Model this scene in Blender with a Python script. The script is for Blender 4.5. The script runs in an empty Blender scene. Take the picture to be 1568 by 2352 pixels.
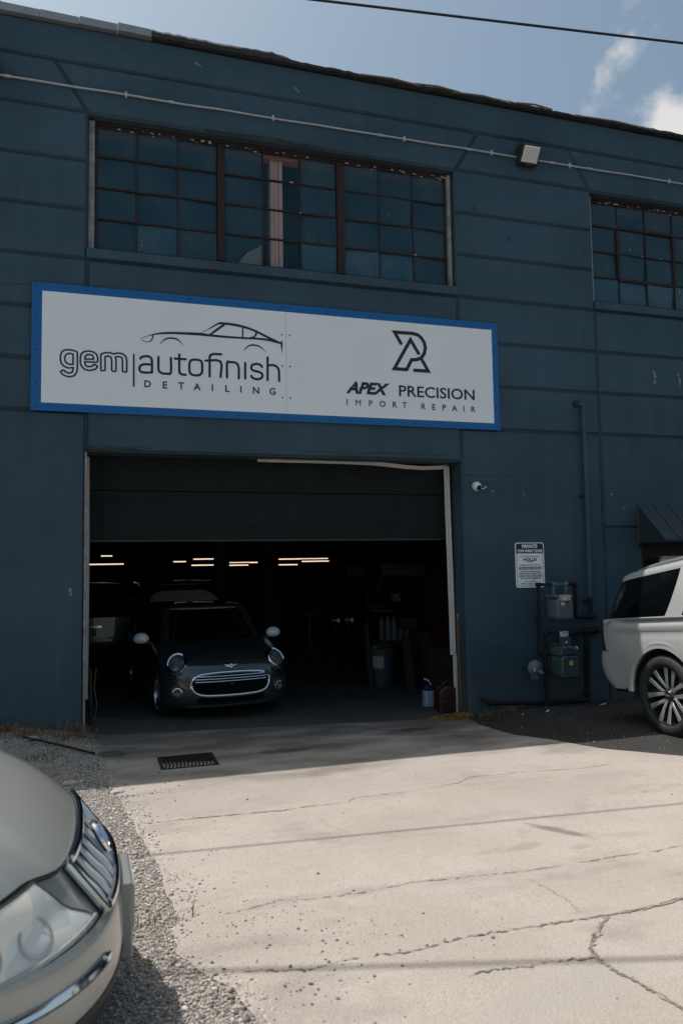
import bpy, bmesh, math, random
import numpy as np
from mathutils import Vector, Matrix
random.seed(7); rng = np.random.default_rng(11)
R = math.radians
scene = bpy.context.scene
col = scene.collection

# ------------------------------------------------------------------ camera
cd = bpy.data.cameras.new('camera'); cam = bpy.data.objects.new('camera', cd); col.objects.link(cam)
cd.sensor_fit = 'HORIZONTAL'; cd.sensor_width = 24.0; cd.lens = 24.0 * 1.10948
cd.clip_start = 0.05; cd.clip_end = 2000
cR = Vector((0.9533719, -0.30135398, -0.01636455)); cU = Vector((-0.00600244, -0.07314644, 0.99730315)); cF = Vector((0.30173828, 0.95070257, 0.07154462))
CAM = Vector((0.79266, -9.34852, 1.95096))
cam.matrix_world = Matrix(((cR.x, cU.x, -cF.x, CAM.x), (cR.y, cU.y, -cF.y, CAM.y), (cR.z, cU.z, -cF.z, CAM.z), (0, 0, 0, 1)))
cd.dof.use_dof = True; cd.dof.focus_distance = 9.8; cd.dof.aperture_fstop = 2.8
scene.camera = cam

# ------------------------------------------------------------------ sky, sun, exposure
SUN = Vector((-0.34, 0.262, 0.94)).normalized()
w = bpy.data.worlds.new('World'); scene.world = w; w.use_nodes = True
nt = w.node_tree; nt.nodes.clear()
def N(tree, t, **kw):
    n = tree.nodes.new(t)
    for k, v in kw.items(): setattr(n, k, v)
    return n
sky = N(nt, 'ShaderNodeTexSky', sky_type='NISHITA', sun_disc=False)
sky.sun_elevation = math.asin(SUN.z); sky.sun_rotation = math.atan2(SUN.x, SUN.y)
sky.altitude = 200; sky.air_density = 1.0; sky.dust_density = 4.0; sky.ozone_density = 0.6
bg = N(nt, 'ShaderNodeBackground'); bg.inputs['Strength'].default_value = 0.12
skc = N(nt, 'ShaderNodeMix', data_type='RGBA', blend_type='MULTIPLY'); skc.inputs[0].default_value = 1.0; skc.inputs[7].default_value = (1.0, 1.06, 0.93, 1)
nt.links.new(sky.outputs[0], skc.inputs[6]); nt.links.new(skc.outputs[2], bg.inputs[0])
# scattered fair-weather clouds over the whole sky: fractal noise on the view direction, fuller where two cumulus stand
tc = N(nt, 'ShaderNodeTexCoord')
noi = N(nt, 'ShaderNodeTexNoise'); noi.inputs['Scale'].default_value = 7.0; noi.inputs['Detail'].default_value = 9; noi.inputs['Roughness'].default_value = 0.58
nt.links.new(tc.outputs['Generated'], noi.inputs['Vector'])
acc = noi.outputs['Fac']
def wm(op, a, b=None):
    m = N(nt, 'ShaderNodeMath', operation=op)
    for i, v in enumerate((a, b)):
        if v is None: continue
        if isinstance(v, (int, float)): m.inputs[i].default_value = v
        else: nt.links.new(v, m.inputs[i])
    return m.outputs[0]
def pixdir(x, y):
    d = (x - 784) / 1739.64 * cR - (y - 1176) / 1739.64 * cU + cF
    return d.normalized()
for (px, py, width, gain) in ((1440, 120, 0.00020, 0.13), (1555, 300, 0.00085, 0.36), (1385, 158, 0.00012, 0.08)):
    d = pixdir(px, py)
    dp = N(nt, 'ShaderNodeVectorMath', operation='DOT_PRODUCT'); dp.inputs[1].default_value = d
    nt.links.new(tc.outputs['Generated'], dp.inputs[0])
    g = wm('MULTIPLY', wm('POWER', 2.718, wm('DIVIDE', wm('SUBTRACT', dp.outputs['Value'], 1.0), width)), gain)
    acc = wm('ADD', acc, g)
ramp = N(nt, 'ShaderNodeMapRange', interpolation_type='SMOOTHSTEP'); ramp.inputs[1].default_value = 0.60; ramp.inputs[2].default_value = 0.78
nt.links.new(acc, ramp.inputs[0])
cl = N(nt, 'ShaderNodeBackground'); cl.inputs[0].default_value = (0.78, 0.76, 0.75, 1); cl.inputs[1].default_value = 0.86
mx = N(nt, 'ShaderNodeMixShader'); nt.links.new(ramp.outputs[0], mx.inputs[0]); nt.links.new(bg.outputs[0], mx.inputs[1]); nt.links.new(cl.outputs[0], mx.inputs[2])
wo = N(nt, 'ShaderNodeOutputWorld'); nt.links.new(mx.outputs[0], wo.inputs[0])

sl = bpy.data.lights.new('sun', 'SUN'); sl.energy = 3.6; sl.angle = R(0.4); sl.color = (1.0, 0.955, 0.90)
so = bpy.data.objects.new('sun', sl); col.objects.link(so); so.location = (0, 0, 30)
so.rotation_euler = (-SUN).to_track_quat('-Z', 'Y').to_euler()
scene.view_settings.view_transform = 'Standard'; scene.view_settings.look = 'None'
scene.view_settings.gamma = 1.0; scene.view_settings.exposure = 0.18; scene.view_settings.use_curve_mapping = False

# ------------------------------------------------------------------ helpers
ORG = {}
def props(o, label=None, cat=None, group=None, kind=None):
    if label: o['label'] = label
    if cat: o['category'] = cat
    if group: o['group'] = group
    if kind: o['kind'] = kind
    return o
def thing(name, label, cat, loc=(0, 0, 0), rot=None, group=None, world=True):
    o = bpy.data.objects.new(name, None); col.objects.link(o); o.empty_display_size = 0.1
    o.location = loc
    if rot is not None: o.rotation_euler = rot
    if world: ORG[o] = Vector(loc)
    return props(o, label, cat, group)
def link(name, me, mat, parent=None, label=None):
    o = bpy.data.objects.new(name, me); col.objects.link(o)
    if mat is not None and not me.materials: me.materials.append(mat)
    if parent is not None:
        o.parent = parent
        if parent in ORG: ORG[o] = ORG[parent]
    if label: o['label'] = label
    return o
def copy_tree(o, parent=None):
    c = o.copy(); col.objects.link(c); c.parent = parent
    for ch in list(o.children): copy_tree(ch, c)
    return c

class MB:
    def __init__(s): s.v = []; s.f = []
    def add(s, vs, fs):
        b = len(s.v); s.v += [tuple(x) for x in vs]; s.f += [tuple(i + b for i in q) for q in fs]; return s
    def box(s, x0, x1, y0, y1, z0, z1):
        return s.add([(x0, y0, z0), (x1, y0, z0), (x1, y1, z0), (x0, y1, z0), (x0, y0, z1), (x1, y0, z1), (x1, y1, z1), (x0, y1, z1)],
                     [(0, 3, 2, 1), (4, 5, 6, 7), (0, 1, 5, 4), (1, 2, 6, 5), (2, 3, 7, 6), (3, 0, 4, 7)])
    def wallprism(s, poly, y0, y1, ch=0.0, chd=None):
        """(x,z) polygon counter-clockwise seen from the street, front at y0, chamfered by ch"""
        n = len(poly); chd = ch if chd is None else chd
        def inset(p, d):
            out = []
            for i in range(n):
                a, b, c = (Vector(p[i - 1]), Vector(p[i]), Vector(p[(i + 1) % n]))
                e1 = (b - a).normalized(); e2 = (c - b).normalized()
                n1 = Vector((-e1.y, e1.x)); n2 = Vector((-e2.y, e2.x)); k = 1 + n1.dot(n2)
                out.append(b + (n1 + n2) * (d / max(k, 0.2)))
            return out
        rings = []
        if ch > 0: rings.append(([(q.x, y0, q.y) for q in inset(poly, ch)]))
        rings.append([(q[0], y0 + (chd if ch > 0 else 0), q[1]) for q in poly]); rings.append([(q[0], y1, q[1]) for q in poly])
        vs = [q for r in rings for q in r]; fs = [tuple(range(n)), tuple(reversed(range((len(rings) - 1) * n, len(rings) * n)))]
        for k in range(len(rings) - 1):
            for i in range(n):
                j = (i + 1) % n; fs.append((k * n + j, k * n + i, (k + 1) * n + i, (k + 1) * n + j))
        return s.add(vs, fs)
    def extr(s, poly, z0, z1):
        n = len(poly)
        vs = [(q[0], q[1], z0) for q in poly] + [(q[0], q[1], z1) for q in poly]
        fs = [tuple(reversed(range(n))), tuple(range(n, 2 * n))] + [(i, (i + 1) % n, n + (i + 1) % n, n + i) for i in range(n)]
        return s.add(vs, fs)
    def tube(s, path, r, seg=8, closed=False, cap=True):
        P = [Vector(q) for q in path]; n = len(P); rr = r if isinstance(r, (list, tuple)) else [r] * n
        vs = []; up = None
        for i in range(n):
            a = P[i - 1] if (i or closed) else P[0]; b = P[(i + 1) % n] if (i < n - 1 or closed) else P[-1]
            t = (b - a); t = t.normalized() if t.length > 1e-9 else Vector((0, 0, 1))
            if up is None:
                up = Vector((0, 0, 1)) if abs(t.z) < 0.9 else Vector((1, 0, 0))
            u = t.cross(up); u = u.normalized() if u.length > 1e-6 else t.orthogonal().normalized()
            v = u.cross(t).normalized(); up = v
            for k in range(seg):
                an = 2 * math.pi * k / seg; vs.append(P[i] + (u * math.cos(an) + v * math.sin(an)) * rr[i])
        fs = []
        for i in range(n if closed else n - 1):
            j = (i + 1) % n
            for k in range(seg):
                l = (k + 1) % seg; fs.append((i * seg + k, i * seg + l, j * seg + l, j * seg + k))
        if cap and not closed: fs += [tuple(reversed(range(seg))), tuple(range((n - 1) * seg, n * seg))]
        return s.add(vs, fs)
    def lathe(s, prof, seg=24, M=None, a0=0.0, a1=2 * math.pi):
        """profile of (r,h) turned about the local z axis, then moved by M"""
        M = M or Matrix(); full = abs(a1 - a0 - 2 * math.pi) < 1e-6; m = seg if full else seg + 1; vs = []
        for (r, h) in prof:
            for k in range(m):
                a = a0 + (a1 - a0) * k / seg; vs.append(M @ Vector((r * math.cos(a), r * math.sin(a), h)))
        fs = []
        for i in range(len(prof) - 1):
            for k in range(seg):
                l = (k + 1) % m; fs.append((i * m + k, i * m + l, (i + 1) * m + l, (i + 1) * m + k))
        return s.add(vs, fs)
    def grid(s, rows):
        m = len(rows[0]); vs = [q for r in rows for q in r]
        fs = [(i * m + k, i * m + k + 1, (i + 1) * m + k + 1, (i + 1) * m + k) for i in range(len(rows) - 1) for k in range(m - 1)]
        return s.add(vs, fs)
    def tr(s, M): s.v = [tuple(M @ Vector(q)) for q in s.v]; return s
    def mesh(s, name, off=None, smooth=False, bevel=0.0, seg=2, weld=False, recalc=True, angle=40):
        me = bpy.data.meshes.new(name)
        vs = s.v if off is None else [(q[0] - off.x, q[1] - off.y, q[2] - off.z) for q in s.v]
        me.from_pydata(vs, [], s.f); me.update()
        bm = bmesh.new(); bm.from_mesh(me)
        if weld: bmesh.ops.remove_doubles(bm, verts=bm.verts, dist=1e-5)
        if recalc: bmesh.ops.recalc_face_normals(bm, faces=bm.faces)
        if bevel > 0:
            es = [e for e in bm.edges if len(e.link_faces) == 2 and e.calc_face_angle(0) > R(30)]
            bmesh.ops.bevel(bm, geom=es, offset=bevel, segments=seg, affect='EDGES', profile=0.6, clamp_overlap=True)
        if smooth:
            for f in bm.faces: f.smooth = True
            for e in bm.edges:
                if len(e.link_faces) == 2 and e.calc_face_angle(0) > R(angle): e.smooth = False
        bm.to_mesh(me); bm.free()
        return me
    def build(s, name, mat, parent=None, smooth=False, bevel=0.0, seg=2, label=None, weld=False, recalc=True, angle=40):
        off = ORG.get(parent)
        return link(name, s.mesh(name, off, smooth, bevel, seg, weld, recalc, angle), mat, parent, label)

def axis_matrix(o, z, up=(0, 0, 1)):
    z = Vector(z).normalized(); up = Vector(up)
    x = up.cross(z); x = x.normalized() if x.length > 1e-6 else z.orthogonal().normalized(); y = z.cross(x)
    return Matrix(((x.x, y.x, z.x, o[0]), (x.y, y.y, z.y, o[1]), (x.z, y.z, z.z, o[2]), (0, 0, 0, 1)))
def catmull(pts, n=8, closed=False):
    P = [np.array(q, float) for q in pts]; out = []; m = len(P)
    for i in range(m if closed else m - 1):
        p0 = P[i - 1] if (i or closed) else 2 * P[0] - P[1]; p1 = P[i]; p2 = P[(i + 1) % m]
        p3 = P[(i + 2) % m] if (i + 2 < m or closed) else 2 * P[-1] - P[-2]
        for k in range(n):
            t = k / n; out.append(tuple(0.5 * (2 * p1 + (p2 - p0) * t + (2 * p0 - 5 * p1 + 4 * p2 - p3) * t * t + (3 * p1 - p0 - 3 * p2 + p3) * t ** 3)))
    if not closed: out.append(tuple(P[-1]))
    return out

# text: built-in font, turned to mesh in one pass at the end
TEXTS = []
def text(name, body, mat, parent, loc, height, width=None, align='CENTER', bold=0.0, shear=0.0, M=None, cutshift=0.0):
    """height = cap height; width squeezes the line; stands on a wall facing the street unless M is given"""
    cu = bpy.data.curves.new(name, 'FONT'); cu.body = body; cu.size = height / 0.72; cu.align_x = align; cu.align_y = 'BOTTOM_BASELINE'
    cu.offset = bold * height; cu.shear = shear; cu.extrude = 0.0006; cu.resolution_u = 3
    o = bpy.data.objects.new(name + '_curve', cu); col.objects.link(o)
    TEXTS.append((o, name, mat, parent, M if M is not None else Matrix.Translation(Vector(loc)) @ Matrix.Rotation(R(90), 4, 'X'), width, align, cutshift))
def flush_texts():
    bpy.context.view_layer.update()
    dg = bpy.context.evaluated_depsgraph_get()
    made = []
    for (o, name, mat, parent, M, width, align, cs) in TEXTS:
        me = bpy.data.meshes.new_from_object(o.evaluated_get(dg)); made.append(me)
    for (o, name, mat, parent, M, width, align, cs), me in zip(TEXTS, made):
        me.materials.clear()
        if len(me.vertices):
            co = np.empty(len(me.vertices) * 3); me.vertices.foreach_get('co', co); co = co.reshape(-1, 3)
            if width:
                x0, x1 = co[:, 0].min(), co[:, 0].max(); f = width / (x1 - x0)
                co[:, 0] = (co[:, 0] - (x0 if align == 'LEFT' else (x0 + x1) / 2)) * f
            me.vertices.foreach_set('co', co.ravel())
            if cs:
                bm = bmesh.new(); bm.from_mesh(me); h = co[:, 1].max()
                for fr, sh in ((0.42, cs), (0.52, -cs * 0.6)):
                    bmesh.ops.bisect_plane(bm, geom=bm.verts[:] + bm.edges[:] + bm.faces[:], plane_co=(0, h * fr, 0), plane_no=(0, 1, 0))
                for v in bm.verts:
                    if h * 0.43 < v.co.y < h * 0.51: pass
                bmesh.ops.split_edges(bm, edges=[e for e in bm.edges if any(abs(e.verts[0].co.y - h * q) < 1e-4 and abs(e.verts[1].co.y - h * q) < 1e-4 for q in (0.42, 0.52))])
                seen = set()
                for f in bm.faces:
                    c = f.calc_center_median().y
                    for v in f.verts:
                        if v in seen: continue
                        seen.add(v); v.co.x += (cs if c > h * 0.52 else (-cs * 0.7 if c > h * 0.42 else 0.0))
                bm.to_mesh(me); bm.free()
            off = ORG.get(parent, Vector((0, 0, 0)))
            me.transform(Matrix.Translation(-off) @ M)
        bpy.data.objects.remove(o)
        link(name, me, mat, parent)
    TEXTS.clear()

def stroke_mesh(mb, pts, y, seg=5, closed=False):
    """flat stroke of varying width on the plane y, pts = (x,z,width); round ends"""
    n = len(pts); P = [Vector((q[0], q[1])) for q in pts]; W = [q[2] / 2 for q in pts]; L = []; Rr = []
    for i in range(n):
        a = P[i - 1] if (i or closed) else P[0]; b = P[(i + 1) % n] if (i < n - 1 or closed) else P[-1]
        d1 = (P[i] - a); d2 = (b - P[i])
        if d1.length < 1e-9: d1 = d2
        if d2.length < 1e-9: d2 = d1
        d1.normalize(); d2.normalize(); n1 = Vector((-d1.y, d1.x)); n2 = Vector((-d2.y, d2.x)); nn = n1 + n2
        k = max(1 + n1.dot(n2), 0.35); nn = nn / k
        L.append(P[i] + nn * W[i]); Rr.append(P[i] - nn * W[i])
    vs = []; fs = []
    for i in range(n): vs += [(L[i].x, y, L[i].y), (Rr[i].x, y, Rr[i].y)]
    for i in range(n if closed else n - 1):
        j = (i + 1) % n; fs.append((2 * i, 2 * i + 1, 2 * j + 1, 2 * j))
    mb.add(vs, fs)

# ------------------------------------------------------------------ materials
MATS = {}
def mat(name, base, rough=0.6, metal=0.0, coat=0.0, spec=None, noise=None, bump=None, emit=None, trans=0.0, sheen=None, coat_rough=0.05, ior=None):
    """noise = (scale, amount, second colour) mottling; bump = (scale, strength, distance)"""
    if name in MATS: return MATS[name]
    m = bpy.data.materials.new(name); m.use_nodes = True; t = m.node_tree; b = t.nodes['Principled BSDF']
    b.inputs['Base Color'].default_value = (*base, 1); b.inputs['Roughness'].default_value = rough; b.inputs['Metallic'].default_value = metal
    b.inputs['Coat Weight'].default_value = coat; b.inputs['Coat Roughness'].default_value = coat_rough
    if spec is not None: b.inputs['Specular IOR Level'].default_value = spec
    if trans: b.inputs['Transmission Weight'].default_value = trans
    if ior: b.inputs['IOR'].default_value = ior
    if emit: b.inputs['Emission Color'].default_value = (*emit[:3], 1); b.inputs['Emission Strength'].default_value = emit[3]
    c = t.nodes.new('ShaderNodeTexCoord')
    if noise:
        n1 = t.nodes.new('ShaderNodeTexNoise'); n1.inputs['Scale'].default_value = noise[0]; n1.inputs['Detail'].default_value = 6; n1.inputs['Roughness'].default_value = 0.62
        t.links.new(c.outputs['Object'], n1.inputs['Vector'])
        rp = t.nodes.new('ShaderNodeMapRange'); rp.inputs[1].default_value = 0.35; rp.inputs[2].default_value = 0.68; rp.inputs[4].default_value = noise[1]
        t.links.new(n1.outputs['Fac'], rp.inputs[0])
        mixn = t.nodes.new('ShaderNodeMix'); mixn.data_type = 'RGBA'; mixn.inputs[6].default_value = (*base, 1); mixn.inputs[7].default_value = (*noise[2], 1)
        t.links.new(rp.outputs[0], mixn.inputs[0]); t.links.new(mixn.outputs[2], b.inputs['Base Color'])
    if bump:
        n2 = t.nodes.new('ShaderNodeTexNoise'); n2.inputs['Scale'].default_value = bump[0]; n2.inputs['Detail'].default_value = 5
        t.links.new(c.outputs['Object'], n2.inputs['Vector'])
        bp = t.nodes.new('ShaderNodeBump'); bp.inputs['Strength'].default_value = bump[1]; bp.inputs['Distance'].default_value = bump[2]
        t.links.new(n2.outputs['Fac'], bp.inputs['Height']); t.links.new(bp.outputs[0], b.inputs['Normal'])
    MATS[name] = m
    return m
def nodes_of(m): return m.node_tree, m.node_tree.nodes['Principled BSDF']
def tex(t, kind, vec, **inp):
    n = t.nodes.new(kind)
    for k, v in inp.items(): n.inputs[k.replace('_', ' ')].default_value = v
    if vec is not None: t.links.new(vec, n.inputs['Vector'])
    return n
def rmap(t, src, a, b, c=0.0, d=1.0):
    n = t.nodes.new('ShaderNodeMapRange'); t.links.new(src, n.inputs[0])
    for i, v in enumerate((a, b, c, d)): n.inputs[i + 1].default_value = v
    return n.outputs[0]
def mixc(t, fac, A, B):
    n = t.nodes.new('ShaderNodeMix'); n.data_type = 'RGBA'
    if isinstance(fac, float): n.inputs[0].default_value = fac
    else: t.links.new(fac, n.inputs[0])
    for i, v in ((6, A), (7, B)):
        if isinstance(v, tuple): n.inputs[i].default_value = (*v, 1)
        else: t.links.new(v, n.inputs[i])
    return n.outputs[2]
def mscale(t, vec, s):
    n = t.nodes.new('ShaderNodeMapping'); n.inputs['Scale'].default_value = s; t.links.new(vec, n.inputs[0]); return n.outputs[0]

def facade_material(name, base, boards):
    m = bpy.data.materials.new(name); m.use_nodes = True; t, b = nodes_of(m)
    g = t.nodes.new('ShaderNodeNewGeometry'); pos = g.outputs['Position']
    big = tex(t, 'ShaderNodeTexNoise', mscale(t, pos, (0.55, 0.55, 0.9)), Scale=1.0, Detail=5.0, Roughness=0.6)
    streak = tex(t, 'ShaderNodeTexNoise', mscale(t, pos, (5, 5, 0.35)), Scale=1.0, Detail=4.0)
    speck = tex(t, 'ShaderNodeTexNoise', pos, Scale=26.0, Detail=3.0)
    c1 = mixc(t, rmap(t, big.outputs['Fac'], 0.38, 0.64), base, tuple(q * 0.74 for q in base))
    c2 = mixc(t, rmap(t, streak.outputs['Fac'], 0.50, 0.76, 0, 0.32), c1, tuple(q * 1.35 + 0.006 for q in base))
    c3 = mixc(t, rmap(t, speck.outputs['Fac'], 0.68, 0.74, 0, 0.7), c2, tuple(q * 0.5 for q in base))
    chip = tex(t, 'ShaderNodeTexVoronoi', pos, Scale=3.1)
    c4 = mixc(t, rmap(t, chip.outputs['Distance'], 0.0, 0.014, 0.75, 0.0), c3, (0.3, 0.31, 0.3))
    sz = t.nodes.new('ShaderNodeSeparateXYZ'); t.links.new(pos, sz.inputs[0]); gn = tex(t, 'ShaderNodeTexNoise', mscale(t, pos, (3, 3, 2)), Scale=1.6, Detail=6.0)
    gm = t.nodes.new('ShaderNodeMath'); gm.operation = 'MULTIPLY'; t.links.new(rmap(t, sz.outputs[2], .05, .75, 1, 0), gm.inputs[0]); t.links.new(rmap(t, gn.outputs['Fac'], .38, .66), gm.inputs[1])
    c4 = mixc(t, rmap(t, gm.outputs[0], 0, 1, 0, .5), c4, (.11, .10, .085))      # splash-back grime at the foot of the wall
    pt = tex(t, 'ShaderNodeTexNoise', mscale(t, pos, (.8, .8, 1.1)), Scale=2.4, Detail=8.0, Roughness=.7)
    c4 = mixc(t, rmap(t, pt.outputs['Fac'], .62, .66, 0, .35), c4, tuple(q * .66 + .01 for q in base))      # patched repainting
    t.links.new(c4, b.inputs['Base Color']); b.inputs['Roughness'].default_value = 0.62; b.inputs['Specular IOR Level'].default_value = 0.35
    fine = tex(t, 'ShaderNodeTexNoise', pos, Scale=70.0, Detail=4.0)
    mid = tex(t, 'ShaderNodeTexNoise', mscale(t, pos, (2.0, 2.0, 9.0)), Scale=1.6, Detail=6.0)
    add = t.nodes.new('ShaderNodeMath'); add.operation = 'MULTIPLY_ADD'; add.inputs[1].default_value = 0.25
    t.links.new(fine.outputs['Fac'], add.inputs[0]); t.links.new(mid.outputs['Fac'], add.inputs[2]); h = add.outputs[0]
    if boards:
        wv = t.nodes.new('ShaderNodeTexWave'); wv.wave_type = 'BANDS'; wv.bands_direction = 'Z'; wv.wave_profile = 'SAW'
        wv.inputs['Scale'].default_value = 1.15; wv.inputs['Distortion'].default_value = 0.5; wv.inputs['Detail'].default_value = 2
        t.links.new(pos, wv.inputs['Vector'])
        a2 = t.nodes.new('ShaderNodeMath'); a2.operation = 'MULTIPLY_ADD'; a2.inputs[1].default_value = 0.35
        t.links.new(wv.outputs['Fac'], a2.inputs[0]); t.links.new(h, a2.inputs[2]); h = a2.outputs[0]
    bp = t.nodes.new('ShaderNodeBump'); bp.inputs['Strength'].default_value = 0.5; bp.inputs['Distance'].default_value = 0.012
    t.links.new(h, bp.inputs['Height']); t.links.new(bp.outputs[0], b.inputs['Normal'])
    return m
FAC = (0.050, 0.092, 0.124)
M_fac = facade_material('blue_facade_paint', FAC, False)
M_low = facade_material('blue_board_formed_shaded', tuple(q * .90 for q in FAC), True)  # lower wall: facade colour darkened, some shade put into the paint
M_black = mat('black_plastic', (0.012, 0.012, 0.013), 0.45)
M_dark = mat('dark_interior', (0.02, 0.02, 0.02), 0.9)
M_chrome = mat('chrome', (0.75, 0.76, 0.78), 0.08, 1.0)
M_rubber = mat('tyre_rubber', (0.022, 0.022, 0.023), 0.72, bump=(180, 0.2, 0.002))
M_glassdark = mat('tinted_glass', (0.003, 0.004, 0.005), 0.04, spec=0.4)
M_ink = mat('sign_ink', (0.012, 0.018, 0.024), 0.45)
M_white = mat('white_paint', (0.78, 0.78, 0.78), 0.4)
M_pvc = mat('aged_white_vinyl', (0.62, 0.58, 0.55), 0.45, noise=(6, 0.5, (0.5, 0.46, 0.43)))
M_steel = mat('galvanised_steel', (0.60, 0.60, 0.60), 0.45, 0.35, noise=(20, 0.6, (0.35, 0.35, 0.35)))
M_tar = mat('roofing_tar', (0.022, 0.022, 0.024), 0.6, noise=(9, 0.7, (0.05, 0.045, 0.04)), bump=(14, 0.8, 0.02))
M_screw = mat('dark_screw_head', (0.05, 0.05, 0.05), 0.4, 0.8)

# ================================================================== BUILDING
B = thing('warehouse_building', 'two-storey dark blue concrete warehouse with grooved facade, steel windows and open garage door', 'building', (0, 0, 0))
XL, XR, X2, X2R = 0.61, 5.51, 7.765, 12.665      # bay edges
WL, WR = -6.0, 16.0                                # ends of the facade
ZT, ZS, ZLEDGE, ZDOOR = 7.515, 5.84, 5.69, 3.36    # window head, sill, ledge underside, garage door head
G = [8.13, 7.53, 6.91, 6.30, 5.69, 5.06, 4.44, 3.825]
ZROOF = 8.60
DX0, DX1, DZT = 8.42, 10.3, 2.45                   # side doorway under the awning
# solid wall behind the panels (shows at the bottom of the grooves)
core = MB()
for (x0, x1, z0, z1) in ((WL, XL, -0.5, ZROOF), (XR, X2, -0.5, ZROOF), (XL, XR, ZT, ZROOF), (XL, XR, ZDOOR, ZS - 0.06), (X2, X2R, ZT, ZROOF),
                         (X2, X2R, DZT, ZS - 0.06), (X2, DX0, -0.5, DZT), (DX1, X2R, -0.5, DZT), (X2R, WR, -0.5, ZROOF)):
    core.box(x0, x1, 0.034, 0.36, z0, z1)
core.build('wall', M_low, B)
def panel(poly, m=M_fac, gap=0.008, ch=0.024):
    c = Vector((sum(q[0] for q in poly) / len(poly), sum(q[1] for q in poly) / len(poly)))
    n = len(poly); p2 = []
    for i in range(n):
        a, b, d = Vector(poly[i - 1]), Vector(poly[i]), Vector(poly[(i + 1) % n])
        e1 = (b - a).normalized(); e2 = (d - b).normalized(); n1 = Vector((-e1.y, e1.x)); n2 = Vector((-e2.y, e2.x))
        p2.append(tuple(b + (n1 + n2) * (gap / max(1 + n1.dot(n2), 0.2))))
    MB().wallprism(p2, 0.0, 0.06, ch, 0.032).build('wall_panel', m, B)
def rect(x0, x1, z0, z1): return [(x0, z0), (x1, z0), (x1, z1), (x0, z1)]
panel(rect(WL, WR, G[0], ZROOF))
panel([(WL, G[1]), (XL, G[1]), (0.216, G[0]), (WL, G[0])])
panel([(XL, ZT), (XR + 0.02, ZT), (5.905, G[0]), (0.216, G[0])])
panel([(XR + 0.02, G[1]), (X2, G[1]), (7.40, G[0]), (5.905, G[0])])
panel([(X2, ZT), (X2R, ZT), (X2R + 0.37, G[0]), (7.40, G[0])])
panel([(X2R, G[1]), (WR, G[1]), (WR, G[0]), (X2R + 0.37, G[0])])
for k in range(1, 7):
    panel(rect(WL, XL, G[k + 1], G[k])); panel(rect(XR, X2, G[k + 1], G[k])); panel(rect(X2R, WR, G[k + 1], G[k]))
    if k >= 4: panel(rect(X2, X2R, G[k + 1], G[k]))
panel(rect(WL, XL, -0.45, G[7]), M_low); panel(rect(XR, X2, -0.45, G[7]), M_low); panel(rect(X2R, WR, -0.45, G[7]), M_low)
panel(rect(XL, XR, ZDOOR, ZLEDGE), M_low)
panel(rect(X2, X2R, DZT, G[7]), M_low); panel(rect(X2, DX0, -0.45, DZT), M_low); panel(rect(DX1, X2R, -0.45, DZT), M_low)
# sills
for (a, b) in ((XL, XR), (X2, X2R)):
    MB().add([(a - .012, -.03, ZLEDGE + .012), (b + .02, -.03, ZLEDGE + .012), (b + .02, .3, ZLEDGE + .012), (a - .012, .3, ZLEDGE + .012),
              (a - .012, -.03, ZS - .022), (b + .02, -.03, ZS - .022), (b + .02, .3, ZS + .03), (a - .012, .3, ZS + .03)],
             [(0, 3, 2, 1), (4, 5, 6, 7), (0, 1, 5, 4), (1, 2, 6, 5), (2, 3, 7, 6), (3, 0, 4, 7)]).build('window_sill', M_fac, B, bevel=.012)
# broken render over the first window and at the garage head
def rough_patch(x0, x1, zc, hh, seed, yb=-.012):
    r = random.Random(seed); rows = []; n = 40
    for j in range(7):
        v = j / 6; row = []
        for i in range(n + 1):
            u = i / n; env = (max(0, math.sin(math.pi * u)) ** .5) * (.7 + .3 * math.sin(9 * u + seed))
            z = zc + (v - .25) * hh * env + r.uniform(-.006, .006)
            row.append((x0 + (x1 - x0) * u, yb + .03 * abs(v - .5) * 2 - r.random() * .022, z))
        rows.append(row)
    MB().grid(rows).build('broken_render', M_rend, B)
M_rend = mat('broken_render', (0.035, 0.055, 0.062), 0.9, noise=(18, 0.7, (0.07, 0.085, 0.085)), bump=(40, 0.8, 0.01))
rough_patch(2.0, 3.55, 7.53, 0.085, 3); rough_patch(.60, 1.25, 3.385, 0.09, 5)
# coping: metal flashing at the left, torn black roofing to the right
M_flash = mat('pale_metal_flashing', (0.33, 0.34, 0.36), 0.5, 0.4, noise=(5, 0.6, (0.24, 0.25, 0.26)))
r = random.Random(4)
xs = [WL, -4, -2, -.42, .05, .5, .95, 1.36]
for a, b in zip(xs[:-1], xs[1:]):
    j = r.uniform(-.012, .012)
    MB().add([(a, -.05, ZROOF + .01 + j), (b - .004, -.05, ZROOF + .005 + j), (b - .004, -.035, ZROOF + .11 + j), (a, -.035, ZROOF + .12 + j),
              (a, .3, ZROOF - .02), (b - .004, .3, ZROOF - .02), (b - .004, .3, ZROOF + .14), (a, .3, ZROOF + .14)],
             [(0, 1, 2, 3), (7, 6, 5, 4), (3, 2, 6, 7), (0, 4, 5, 1), (0, 3, 7, 4), (1, 5, 6, 2)]).build('coping', M_flash, B, bevel=.004)
rows = [[], [], [], [], []]; n = 220
for i in range(n + 1):
    x = 1.36 + (WR - 1.36) * i / n
    lift = .004 * math.sin(x * 1.3) + .003 * math.sin(x * 5.1) + (r.random() - .5) * .007
    thick = .11 - .045 * min(1, max(0, (x - 2.9) / .3)) + .008 * math.sin(x * 2.2 + 1)
    zb = ZROOF + .005 + (r.random() - .5) * .014; fl = -.052 - r.random() * .007
    for k, (y, z) in enumerate(((.0, zb - .004), (fl, zb + .008), (fl - .008, zb + thick * .6 + lift * .5), (fl + .02, zb + thick + lift), (.4, zb + thick + lift + .01))): rows[k].append((x, y, z))
MB().grid(rows).build('roof_edge', M_tar, B, smooth=True)
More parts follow.
